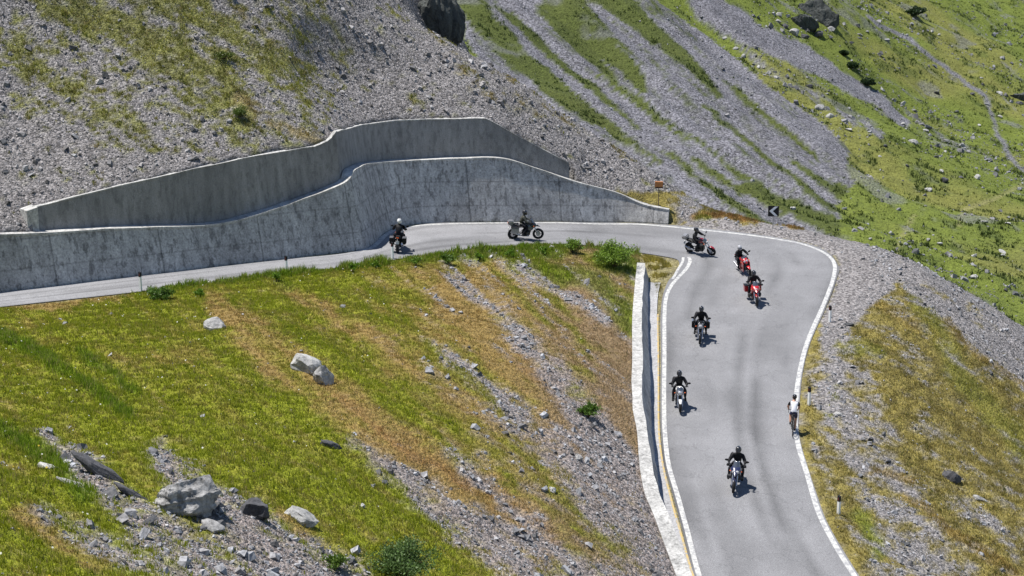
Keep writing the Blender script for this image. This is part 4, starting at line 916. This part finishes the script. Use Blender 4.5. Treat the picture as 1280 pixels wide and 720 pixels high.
MB().box((0, -.01, 1.15), (.68, .025, .68), bev=.008).build('panel', Mbk, e, False)
MB().prism([(-.26, 1.15), (.08, 1.45), (.27, 1.45), (-.04, 1.15), (.27, .85), (.08, .85)], -.035, -.027).build('chevron', simple('sign_white', (.75, .75, .75), .4, var=.05), e, False)
p = gp(823, 262); e = empty('rusty_sign', tuple(p), rz=math.atan2(p[1], p[0]) - math.pi / 2); tag(e, 'small rusty orange box sign on a thin brown pole above the wall end', 'road sign')
Mru = simple('rust', (.42, .17, .05), .8, var=.4, scale=8)
MB().tube([(0, .03, -.3), (0, .03, 1.75)], .028, 8).build('pole', simple('pole_brown', (.12, .08, .05), .7), e)
MB().box((0, 0, 1.66), (.52, .16, .36), bev=.02).build('panel', Mru, e, False)
MB().box((0, -.01, 1.45), (.50, .18, .06)).build('bottom_rail', Mbk, e, False)
#PART3
# ============================================================ MOTORCYCLES
Mtyre = simple('tyre_rubber', (.018, .018, .019), .75); Mblk = simple('black_plastic', (.011, .011, .012), .5); Meng = simple('engine_metal', (.05, .05, .052), .4, .7, var=.3, scale=30)
Msil = simple('silver_metal', (.48, .48, .5), .3, .85); Mgls = simple('lamp_glass', (.45, .45, .47), .08, coat=1); Mseat = simple('seat_vinyl', (.022, .022, .024), .6); Mscr = simple('windscreen_plastic', (.07, .08, .10), .1, coat=1)
Mrd = simple('red_paint', (.42, .012, .018), .28, coat=.8, var=.06); Mdrd = simple('dark_red_paint', (.22, .01, .02), .28, coat=.8, var=.06); Mwh = simple('white_paint', (.6, .6, .6), .3, coat=.6, var=.05)
Mgr = simple('grey_paint', (.12, .12, .13), .3, coat=.6); Mbl = simple('dark_blue_paint', (.02, .025, .07), .25, coat=.8); Mora = simple('orange_lamp', (.7, .12, .02), .3); Mplate = simple('plate_white', (.55, .55, .53), .5, var=.03)
Mbkp = simple('black_paint', (.015, .015, .017), .22, coat=.8); Mbox = simple('brushed_case', (.30, .30, .31), .35, .6)
def wheel(parent, x, R, wd, rim, name, steer=None):
    w_ = MB().torus((x, 0, R), R - wd * .5, wd * .5, 32, 8, 1.0).build('tyre', Mtyre, None)
    root = bpy.data.objects.new(name, None); link(root, parent); w_.parent = root
    m = MB().torus((x, 0, R), R - wd * 1.05, .022, 28, 6, 1.6)
    m.tube([(x, -.07, R), (x, .07, R)], .05, 10)
    for k in range(5):
        a = k * 2 * math.pi / 5; c_, s_ = math.cos(a), math.sin(a); q = R - wd * 1.05
        m.tube([(x + .03 * c_, .02, R + .03 * s_), (x + q * c_, 0, R + q * s_)], .016, 6)
    m.build('rim', rim, root); d = MB()
    for s_ in (-1, 1): d.tube([(x, s_ * .075, R), (x, s_ * .08, R)], .14, 20)
    d.build('brake_disc', Msil, root); return root
def motorcycle(name, label, p, rz, lean, style='adv', paint=Mgr, paint2=None, case=None, top=None, lamp='single', wscreen=True, rim=Mblk, hand=True, loc_group=None):
    paint2 = paint2 or paint
    e = empty(name, tuple(p), rz, lean); tag(e, label, 'motorcycle')
    fx, rx = .78, -.74; RF, RR_ = (.345, .33) if style == 'adv' else (.31, .31)
    wheel(e, fx, RF, .12, rim, 'front_wheel'); wheel(e, rx, RR_, .165, rim, 'rear_wheel')
    hx, hz = .36, 1.0                              # steering head
    f = MB()
    for s_ in (-1, 1): f.tube([(fx, s_ * .10, RF), (fx - .20, s_ * .10, RF + .36)], .032, 8); f.tube([(fx - .18, s_ * .10, RF + .33), (hx, s_ * .10, hz + .02)], .026, 8)
    f.box((hx + .02, 0, hz - .02), (.09, .26, .03)); f.box((hx + .12, 0, hz - .2), (.09, .26, .03)); f.build('fork', Msil if style != 'sport' else Mora if False else Meng, e)
    MB().loft([(fx - .26, RF + .22, .05, .012), (fx - .12, RF + .30, .075, .02), (fx, RF + .33, .08, .022), (fx + .16, RF + .28, .07, .018), (fx + .25, RF + .2, .045, .01)]).build('front_mudguard', paint, e)
    g = MB(); g.box((.08, 0, .42), (.42, .30, .26), bev=.04).box((.16, 0, .62), (.26, .28, .24), bev=.04)
    if style == 'adv':
        for s_ in (-1, 1): g.tube([(.14, s_ * .12, .50), (.14, s_ * .34, .50)], .10, 14); g.ell((.14, s_ * .34, .50), (.09, .03, .10))
    g.tube([(-.1, -.16, .4), (-.1, .16, .4)], .11, 16); g.box((.04, 0, .26), (.36, .2, .1), bev=.02)
    g.build('engine', Meng, e)
    fr = MB()
    for s_ in (-1, 1):
        fr.tube([(hx - .02, s_ * .04, hz - .06), (.1, s_ * .16, .78), (-.22, s_ * .15, .5)], .022, 6); fr.tube([(.05, s_ * .14, .78), (-.45, s_ * .12, .80), (-.78, s_ * .1, .86)], .016, 6)
        fr.tube([(-.22, s_ * .13, .42), (rx, s_ * .13, RR_)], .028, 6); fr.tube([(hx - .03, s_ * .05, hz - .12), (.32, s_ * .12, .55), (.22, s_ * .14, .3)], .018, 6); fr.tube([(-.2, s_ * .13, .36), (-.22, s_ * .27, .34)], .016, 6)
    fr.build('frame', Mblk if paint not in (Mrd,) else Mdrd, e)
    tw = .19 if style != 'sport' else .20
    MB().loft([(-.16, .86, .10, .07), (-.06, .92, .15, .11), (.10, .97, tw, .135), (.24, .97, tw, .13), (.36, .93, .14, .09), (.42, .90, .06, .04)]).build('fuel_tank', paint, e)
    st = MB().loft([(-.14, .87, .12, .045), (-.28, .855, .16, .05), (-.42, .87, .155, .05), (-.52, .92, .13, .05), (-.72, .95, .11, .045), (-.84, .96, .08, .03)]).build('seat', Mseat, e)
    MB().loft([(-.35, .78, .11, .05), (-.6, .84, .12, .055), (-.82, .90, .10, .05), (-.98, .95, .05, .025)]).build('tail', paint2, e)
    if style in ('adv', 'tour'):
        b = MB().loft([(.26, .90, .22, .15), (.42, .92, .25, .19), (.54, .92, .20, .16), (.66, .90, .10, .07), (.80, .84, .05, .03), (.90, .80, .02, .012)]); b.build('front_fairing', paint, e)
        for s_ in (-1, 1): MB().loft([(.02, .80, .035, .10), (.20, .80, .05, .17), (.36, .78, .045, .16), (.48, .80, .02, .08)]).build('side_panel', paint2, e).location = (0, s_ * .19, 0)
    elif style == 'sport':
        MB().loft([(.22, .90, .17, .12), (.40, .94, .19, .16), (.56, .92, .16, .14), (.70, .84, .08, .07), (.76, .80, .03, .03)]).build('front_fairing', paint, e)
        for s_ in (-1, 1): MB().prism([(.50, .92), (.66, .80), (.52, .5), (.36, .24), (-.16, .22), (-.10, .38), (.16, .62), (.14, .80)], s_ * .19, s_ * .225).build('side_fairing', paint, e)
    else:
        MB().loft([(.36, .90, .06, .05), (.42, .93, .12, .10), (.52, .92, .13, .12), (.58, .90, .09, .08)]).build('lamp_housing', paint2, e)
        for s_ in (-1, 1): MB().loft([(.10, .78, .02, .06), (.26, .80, .035, .10), (.40, .80, .02, .06)]).build('side_panel', paint2, e).location = (0, s_ * .17, 0)
    if wscreen:
        big = style in ('adv', 'tour'); h = .40 if big else .2; V = []; ny = 7; nz = 5; h = h * .8
        for i in range(ny):
            a = (i / (ny - 1) - .5) * 2
            for j in range(nz):
                t = j / (nz - 1); wv = (.17 - .05 * t); V.append((.56 - .10 * a * a - t * h * .55, a * wv, 1.00 + t * h))
        Vb = [(x_ - .008, y_, z_) for x_, y_, z_ in V]; n_ = len(V); Fq = [tuple(q) for q in gridfaces(ny, nz)]; Fq = Fq + [tuple(i + n_ for i in q[::-1]) for q in Fq]
        for i in range(ny - 1):
            for j in (0, nz - 1): a0 = i * nz + j; Fq.append((a0, a0 + nz, a0 + nz + n_, a0 + n_))
        for j in range(nz - 1):
            for i in (0, ny - 1): a0 = i * nz + j; Fq.append((a0, a0 + 1, a0 + 1 + n_, a0 + n_))
        npmesh('windscreen', V + Vb, Fq, Mscr, e, True)
    ly = {'single': [0], 'twin': [-.075, .075]}[lamp]; lx = .60 if style == 'naked' else .66
    for y_ in ly:
        hl = MB().ell((lx, y_, .92), (.05, .075 if lamp == 'twin' else .10, .075)).build('headlight', Mgls, e); 
    hb = MB().tube([(.26, -.38, 1.12), (.32, -.24, 1.14), (.36, -.08, 1.07), (.36, .08, 1.07), (.32, .24, 1.14), (.26, .38, 1.12)], .014, 8)
    hbo = hb.build('handlebar', Mblk, e)
    for s_ in (-1, 1):
        MB().tube([(.29, s_ * .28, 1.128), (.25, s_ * .41, 1.118)], .02, 8).build('grip', Mblk, hbo)
        m_ = MB().tube([(.33, s_ * .24, 1.14), (.38, s_ * .34, 1.28), (.36, s_ * .40, 1.31)], .008, 6); m_.ell((.35, s_ * .44, 1.32), (.02, .085, .05), Matrix.Rotation(.0, 3, 'X')); m_.build('mirror', Mblk, hbo)
        if hand: MB().loft([(.34, 1.12, .015, .05), (.42, 1.12, .07, .055), (.46, 1.12, .03, .04)]).build('hand_guard', Mblk, hbo).location = (0, s_ * .36, 0)
        MB().box((-.02 - .03, s_ * .30, .34), (.08, .12, .025), bev=.008).build('footpeg', Meng, e)
        MB().ell((.50, s_ * .24, .90), (.03, .035, .022)).build('indicator', Mora, e)
    ex = MB().tube([(.18, -.14, .3), (-.1, -.17, .26), (-.35, -.20, .34)], .028, 8); ex.tube([(-.32, -.22, .34), (-.40, -.235, .37), (-.88, -.25, .56)], .055, 12); ex.build('exhaust', Msil, e)
    tl = MB().box((-.99, 0, .93), (.04, .16, .06), bev=.012).build('tail_light', Mora if style == 'adv' else simple('red_lens', (.35, .01, .01), .2), e)
    MB().tube([(-.9, 0, .86), (-1.02, 0, .70)], .015, 6).box((-1.02, 0, .66), (.02, .20, .18)).build('licence_plate', Mplate, e)
    MB().loft([(rx - .25, RR_ + .22, .08, .015), (rx - .05, RR_ + .35, .09, .02), (rx + .2, RR_ + .3, .08, .02)]).build('rear_mudguard', Mblk, e)
    if case:
        for s_ in (-1, 1):
            pb = MB().box((-.62, s_ * .37, .70), (.46, .22, .36), bev=.035).build('pannier', case, e)
            MB().box((-.62, s_ * .37, .889), (.47, .225, .022), bev=.006).build('lid', Mblk if case is not Mblk else Mgr, pb)
    if top:
        tc = MB().box((-.88, 0, 1.09), (.34, .40, .26), bev=.05).build('top_case', top, e); MB().box((-1.055, 0, 1.06), (.01, .30, .04)).build('reflector', Mora, tc)
    return e

# ============================================================ PEOPLE
def skin_body(name, joints, edges, radii, parent, mats, face_mat, root=0, sub=2):
    me = bpy.data.meshes.new('tmp'); me.from_pydata(joints, edges, []); o = bpy.data.objects.new('tmp', me); COL.objects.link(o)
    sk = o.modifiers.new('s', 'SKIN'); sk.branch_smoothing = .6; lay = me.skin_vertices[0].data if me.skin_vertices else None
    if lay is None:
        bm = bmesh.new(); bm.from_mesh(me); bm.verts.layers.skin.verify(); bm.to_mesh(me); bm.free(); lay = me.skin_vertices[0].data
    for i, r in enumerate(radii): lay[i].radius = r if isinstance(r, tuple) else (r, r); lay[i].use_root = (i == root)
    ss_ = o.modifiers.new('u', 'SUBSURF'); ss_.levels = sub; ss_.render_levels = sub
    bpy.context.view_layer.update(); dg = bpy.context.evaluated_depsgraph_get()
    m2 = bpy.data.meshes.new_from_object(o.evaluated_get(dg)); bpy.data.objects.remove(o); m2.name = name
    m2.materials.clear()
    for m in mats: m2.materials.append(m)
    for p in m2.polygons: p.use_smooth = True; p.material_index = face_mat(p.center)
    return link(bpy.data.objects.new(name, m2), parent)
def seg_d(p, a, b):
    a, b = Vector(a), Vector(b); t = max(0, min(1, (p - a).dot(b - a) / (b - a).length_squared)); return (p - a - (b - a) * t).length
Mleather = simple('black_leather', (.009, .009, .011), .6, var=.3, scale=14, bump=.3); Mtext = simple('dark_textile', (.012, .012, .016), .8, var=.3, scale=18, bump=.3); Mskin = simple('skin', (.42, .22, .14), .5, var=.06)
Mhair = simple('hair_dark', (.02, .014, .01), .7); Mjer = simple('white_jersey', (.62, .62, .66), .75, var=.06, bump=.2); Mshort = simple('dark_shorts', (.012, .016, .05), .6); Mvis = simple('visor', (.02, .02, .03), .05, coat=1)
def figure(parent, J, mats, fm, handr=.011, bulk=1.0):
    """J: dict of joint positions; returns one continuous body mesh, hands with five fingers included"""
    names = []; pos = []; rad = []; ed = []
    def a(n, p, r, par=None):
        names.append(n); pos.append(tuple(p)); rad.append(r)
        if par is not None: ed.append((names.index(par), len(names) - 1))
    V_ = Vector; B_ = bulk; a('pelvis', J['pelvis'], (.155 * B_, .125 * B_)); a('waist', J['waist'], (.145 * B_, .12 * B_), 'pelvis'); a('chest', J['chest'], (.18 * B_, .135 * B_), 'waist'); a('upper', J['upper'], (.155 * B_, .11 * B_), 'chest'); a('neck', J['neck'], .062, 'upper'); a('headb', J['headb'], .075, 'neck'); a('head', J['head'], .098, 'headb'); a('crown', J['crown'], .085, 'head')
    for s_, t in ((1, 'l'), (-1, 'r')):
        def mir(k): 
            q = J.get(k + '_' + t); 
            if q is None: q = J[k]; return V_((q[0], abs(q[1]) * s_, q[2]))
            return V_(q)
        sh, el, wr, hd = mir('shoulder'), mir('elbow'), mir('wrist'), mir('hand')
        a('sh' + t, sh, .078 * B_, 'upper'); a('ua' + t, (sh + el) / 2, .064 * B_, 'sh' + t); a('el' + t, el, .055 * B_, 'ua' + t); a('fa' + t, el * .6 + wr * .4, .052 * B_, 'el' + t); a('wr' + t, wr, .034, 'fa' + t); a('hd' + t, hd, .038, 'wr' + t)
        fwd = (hd - wr).normalized(); side = V_((0, 1, 0)) * s_; dn = V_((0, 0, -1))
        for k, (off, ln) in enumerate(((-.032, .9), (-.011, 1.0), (.011, .95), (.032, .78))):
            b0 = hd + fwd * .035 + side * off; b1 = b0 + fwd * .028 * ln + dn * .012; b2 = b1 + dn * .03 * ln - fwd * .006; 
            a('f%d%s' % (k, t), b0, handr, 'hd' + t); a('g%d%s' % (k, t), b1, handr * .9, 'f%d%s' % (k, t)); a('h%d%s' % (k, t), b2, handr * .8, 'g%d%s' % (k, t))
        th = hd - side * .035 + dn * .012; a('t0' + t, th, handr * 1.1, 'hd' + t); a('t1' + t, th + fwd * .03 + dn * .028 + side * .008, handr * .9, 't0' + t)
        hp_, kn, an, to = mir('hip'), mir('knee'), mir('ankle'), mir('toe')
        a('hp' + t, hp_, .1 * B_, 'pelvis'); a('th' + t, (hp_ + kn) / 2, .086 * B_, 'hp' + t); a('kn' + t, kn, .066 * B_, 'th' + t); a('cf' + t, kn * .62 + an * .38, .062 * B_, 'kn' + t); a('an' + t, an, .043, 'cf' + t); a('to' + t, to, .04, 'an' + t)
    return skin_body('person', pos, ed, rad, parent, mats, fm)
def helmet(parent, head, col, tilt=0.25):
    c = Vector(head); R = Matrix.Rotation(tilt, 3, 'Y')
    h = MB().ell(c, (.165, .135, .155), R, 20, 14); h.ell(c + Vector((.075, 0, -.07)), (.095, .095, .075), R, 14, 8)
    o = h.build('helmet', col, parent); v = MB().ell(c + Vector((.045, 0, -.008)), (.132, .122, .068), R, 18, 10); v.build('visor', Mvis, o)
    MB().ell(c + Vector((-.06, 0, .13)), (.05, .03, .02), R, 10, 6).build('vent', Mblk, o); return o
def rider(label, p, rz, lean, hcol, mats=None, fwd=0.0, style='adv', jacket_mark=None, wide=False):
    e = bpy.data.objects.new('x', None)
    zs = 0
    J = dict(pelvis=(-.30, 0, 1.0), waist=(-.26 + fwd * .3, 0, 1.14), chest=(-.17 + fwd * .7, 0, 1.32), upper=(-.11 + fwd, 0, 1.46 - fwd * .25), neck=(-.07 + fwd * 1.15, 0, 1.56 - fwd * .3), headb=(-.05 + fwd * 1.25, 0, 1.62 - fwd * .3), head=(-.03 + fwd * 1.3, 0, 1.70 - fwd * .35), crown=(-.03 + fwd * 1.3, 0, 1.76 - fwd * .35),
             shoulder=(-.10 + fwd, .20, 1.45 - fwd * .25), elbow=(.04 + fwd * .5, .345, 1.20 - fwd * .1), wrist=(.22, .345, 1.155), hand=(.265, .335, 1.15), hip=(-.27, .12, .97), knee=(.12, .27, .86), ankle=(-.14, .29, .42), toe=(.05, .31, .37))
    me_ = mats or [Mleather, Mtext]
    def fm(c_): return 1 if c_.z < 1.05 else 0
    root = empty('person', tuple(p), rz, lean); tag(root, label, 'person')
    b = figure(root, J, me_, fm, bulk=1.38); b.name = 'body'
    helmet(root, J['head'], hcol, .25 + fwd * .4)
    for s_ in (-1, 1): MB().loft([(-.20, .40, .045, .05), (-.10, .385, .052, .065), (.02, .365, .05, .045), (.10, .36, .04, .03)]).build('boot', Mblk, root).location = (0, s_ * .30, 0)
    return root
def place(u, v): p = hit(u, v, .012); return p
def head_at(p, du, dv):     # heading so the bike runs along a photograph direction on the road
    u, v, _ = proj(*p); q = hit(u + du, v + dv, .012); return math.atan2(q[1] - p[1], q[0] - p[0])
Hw = simple('helmet_white', (.68, .68, .66), .2, coat=1, var=.04); Hb = simple('helmet_black', (.02, .02, .022), .18, coat=1); Hs = simple('helmet_silver', (.34, .34, .36), .25, coat=1, var=.1); Mjk = simple('jacket_panels', (.035, .036, .026), .6, var=.9, scale=5)
R_ = math.radians
# 1: seen from behind, upper leg
p = place(498.5, 312); h = R_(88)
motorcycle('motorcycle', 'dark motorcycle with black panniers and orange tail light, seen from behind', p, h, R_(2), 'adv', Mgr, Mblk, case=Mblk)
rider('person in black riding away in a white helmet, on the motorcycle seen from behind', p, h, R_(2), Hw)
# 2: side on
p = place(656.5, 299); h = R_(2)
motorcycle('motorcycle', 'grey touring motorcycle with silver cases, seen side on below the long wall', p, h, R_(6), 'adv', Mbkp, Mgr, case=Mbox, top=Mbox, rim=Mblk)
rider('person in a dark jacket on the side on touring motorcycle below the long wall', p, h, R_(6), Hb, [Mjk, Mtext])
# 3: leaning into the bend
p = place(876, 317); h = R_(-36)
motorcycle('motorcycle', 'black and red motorcycle leaning beside the tip of the white line', p, h, R_(20), 'naked', Mdrd, Mgr, case=None, top=Mbox, rim=Mblk, lamp='single', hand=False)
rider('person in black with outstretched arms on the leaning motorcycle at the hairpin entry', p, h, R_(20), Hb)
# 4: red sport, leaning
p = place(932, 341); h = R_(-76)
motorcycle('motorcycle', 'red faired sport motorcycle leaning in the hairpin, the farther of the two red ones', p, h, R_(17), 'sport', Mrd, Mrd, lamp='twin', hand=False)
rider('person in black with a silver grey helmet crouched on the farther red motorcycle', p, h, R_(17), Hs, fwd=.12)
# 5
p = place(943, 378); h = R_(-88)
motorcycle('motorcycle', 'red touring motorcycle with red side cases, the nearer of the two red ones', p, h, R_(3), 'adv', Mrd, Mrd, case=Mrd, lamp='single')
rider('person in black with a black helmet upright on the nearer red motorcycle', p, h, R_(3), Hb)
# 6
p = place(875, 425); h = R_(-97)
motorcycle('motorcycle', 'black unfaired motorcycle with pale headlight and side bags, third from the bottom', p, h, R_(-1), 'naked', Mbkp, Mgr, case=Mblk, wscreen=False)
rider('person in black on the black naked motorcycle, third from the bottom of the road', p, h, R_(-1), Hb)
# 7
p = place(849, 509); h = R_(-92)
motorcycle('motorcycle', 'silver and black motorcycle with pale mudguard and silver lamp surround, close to the left line', p, h, R_(1), 'naked', Mwh, Msil, wscreen=True, hand=False, rim=Msil)
rider('person in black leather on the motorcycle close to the left white line', p, h, R_(1), Hb)
# 8
p = place(918, 608); h = R_(-101)
motorcycle('motorcycle', 'dark blue touring motorcycle nearest to the camera, tall screen and wide mirrors', p, h, R_(-4), 'adv', Mbl, Mgr, lamp='twin', case=None)
rider('person in black with a glossy black helmet on the motorcycle nearest to the camera', p, h, R_(-4), Hb)

# ============================================================ BICYCLE AND CYCLIST
p = place(990, 541); h = R_(83)
e = empty('bicycle', tuple(p), h, R_(2)); tag(e, 'slim dark racing bicycle riding uphill along the right white line', 'bicycle')
def bwheel(x, name):
    root = bpy.data.objects.new(name, None); link(root, e); MB().torus((x, 0, .335), .325, .014, 40, 6).build('tyre', Mtyre, root)
    m = MB().torus((x, 0, .335), .305, .010, 36, 6, 1.2).tube([(x, -.04, .335), (x, .04, .335)], .018, 8)
    for k in range(18):
        a_ = k * math.pi / 9; m.tube([(x, .02 * (-1) ** k, .335), (x + .3 * math.cos(a_), 0, .335 + .3 * math.sin(a_))], .0022, 4)
    m.build('rim', Mblk, root)
bwheel(.57, 'front_wheel'); bwheel(-.42, 'rear_wheel')
f = MB().tube([(-.15, 0, .82), (.40, 0, .86)], .017, 8).tube([(0, 0, .28), (.44, 0, .74)], .02, 8).tube([(0, 0, .28), (-.16, 0, .86)], .017, 8).tube([(.38, 0, .92), (.44, 0, .72)], .02, 8)
for s_ in (-1, 1): f.tube([(0, s_ * .04, .28), (-.42, s_ * .06, .335)], .011, 6).tube([(-.14, s_ * .02, .80), (-.42, s_ * .06, .335)], .009, 6)
f.build('frame', Mbkp, e)
f = MB()
for s_ in (-1, 1): f.tube([(.43, s_ * .05, .74), (.50, s_ * .05, .5), (.57, s_ * .05, .335)], .012, 6)
f.build('fork', Mbkp, e)
MB().tube([(-.155, 0, .84), (-.18, 0, .97)], .013, 8).build('seat_post', Mblk, e); MB().loft([(-.32, .985, .065, .022), (-.22, .985, .06, .022), (-.12, .98, .03, .018), (-.04, .975, .02, .012)]).build('saddle', Mseat, e)
hb = MB().tube([(.40, 0, .92), (.48, 0, .96)], .015, 8).tube([(.48, -.21, .96), (.48, .21, .96)], .014, 8)
for s_ in (-1, 1): hb.tube([(.48, s_ * .21, .96), (.56, s_ * .21, .96), (.59, s_ * .21, .90), (.55, s_ * .21, .83), (.47, s_ * .21, .82)], .013, 8)
hb.build('handlebar', Mblk, e)
cr = MB().tube([(0, -.05, .28), (0, -.056, .28)], .095, 20).tube([(0, -.07, .28), (.05, -.075, .12)], .012, 6).tube([(0, .07, .28), (-.05, .075, .44)], .012, 6).box((.05, -.12, .115), (.09, .09, .02)).box((-.05, .12, .445), (.09, .09, .02)); cr.build('crankset', Meng, e)
root = empty('person', tuple(p), h, R_(2)); tag(root, 'person in a white jersey and dark shorts cycling uphill away from the camera', 'person')
J = dict(pelvis=(-.20, 0, 1.06), waist=(-.12, 0, 1.18), chest=(.02, 0, 1.34), upper=(.12, 0, 1.44), neck=(.17, 0, 1.53), headb=(.20, 0, 1.58), head=(.23, 0, 1.66), crown=(.23, 0, 1.72), shoulder=(.13, .19, 1.42), elbow=(.30, .26, 1.18), wrist=(.49, .215, 1.01), hand=(.54, .215, .985),
         hip=(-.18, .10, 1.02), knee_l=(.20, .12, .86), knee_r=(.12, -.12, .64), ankle_l=(-.02, .12, .52), ankle_r=(.0, -.12, .21), toe_l=(.10, .12, .455), toe_r=(.14, -.12, .145), knee=(0, 0, 0), ankle=(0, 0, 0), toe=(0, 0, 0))
def cm(c_):
    arm = min(seg_d(c_, (.13, s_ * .19, 1.42), (.30, s_ * .26, 1.18)) for s_ in (-1, 1)); fa = min(seg_d(c_, (.30, s_ * .26, 1.18), (.54, s_ * .215, .985)) for s_ in (-1, 1))
    if c_.z > 1.51: return 0
    if fa < .07 and c_.x > .24: return 0
    if arm < .085 and abs(c_.y) > .17: return 3 if c_.z > 1.28 else 0
    if c_.z > 1.10 : return 1
    if c_.z > .86 and c_.x < .14: return 2
    if seg_d(c_, (-.18, -.10, 1.02), (.12, -.12, .64)) < .12 and c_.z > .74: return 2
    return 0
b = figure(root, J, [Mskin, Mjer, Mshort, Mtext], cm); b.name = 'body'
R3 = Matrix.Rotation(.15, 3, 'Y'); hm = MB().ell((.225, 0, 1.73), (.135, .105, .085), R3, 18, 10)
for k in (-1, 0, 1): hm.ell((.215, k * .045, 1.795), (.11, .014, .02), R3, 10, 6)
hm.build('helmet', Hb, root); MB().ell((.205, 0, 1.67), (.105, .092, .09)).build('hair', Mhair, root)
fc = MB().ell((.335, 0, 1.65), (.02, .014, .024), None, 8, 6)
for s_ in (-1, 1): fc.ell((.235, s_ * .098, 1.655), (.022, .010, .032), None, 8, 6)
fc.build('nose_and_ears', Mskin, root)
for s_, z_, x_ in ((1, .48, .03), (-1, .165, .07)): MB().loft([(x_ - .12, z_ + .02, .03, .035), (x_ - .03, z_ + .005, .04, .04), (x_ + .08, z_ - .005, .04, .025), (x_ + .13, z_ - .01, .025, .015)]).build('shoe', Mblk, root).location = (0, s_ * .12, 0)
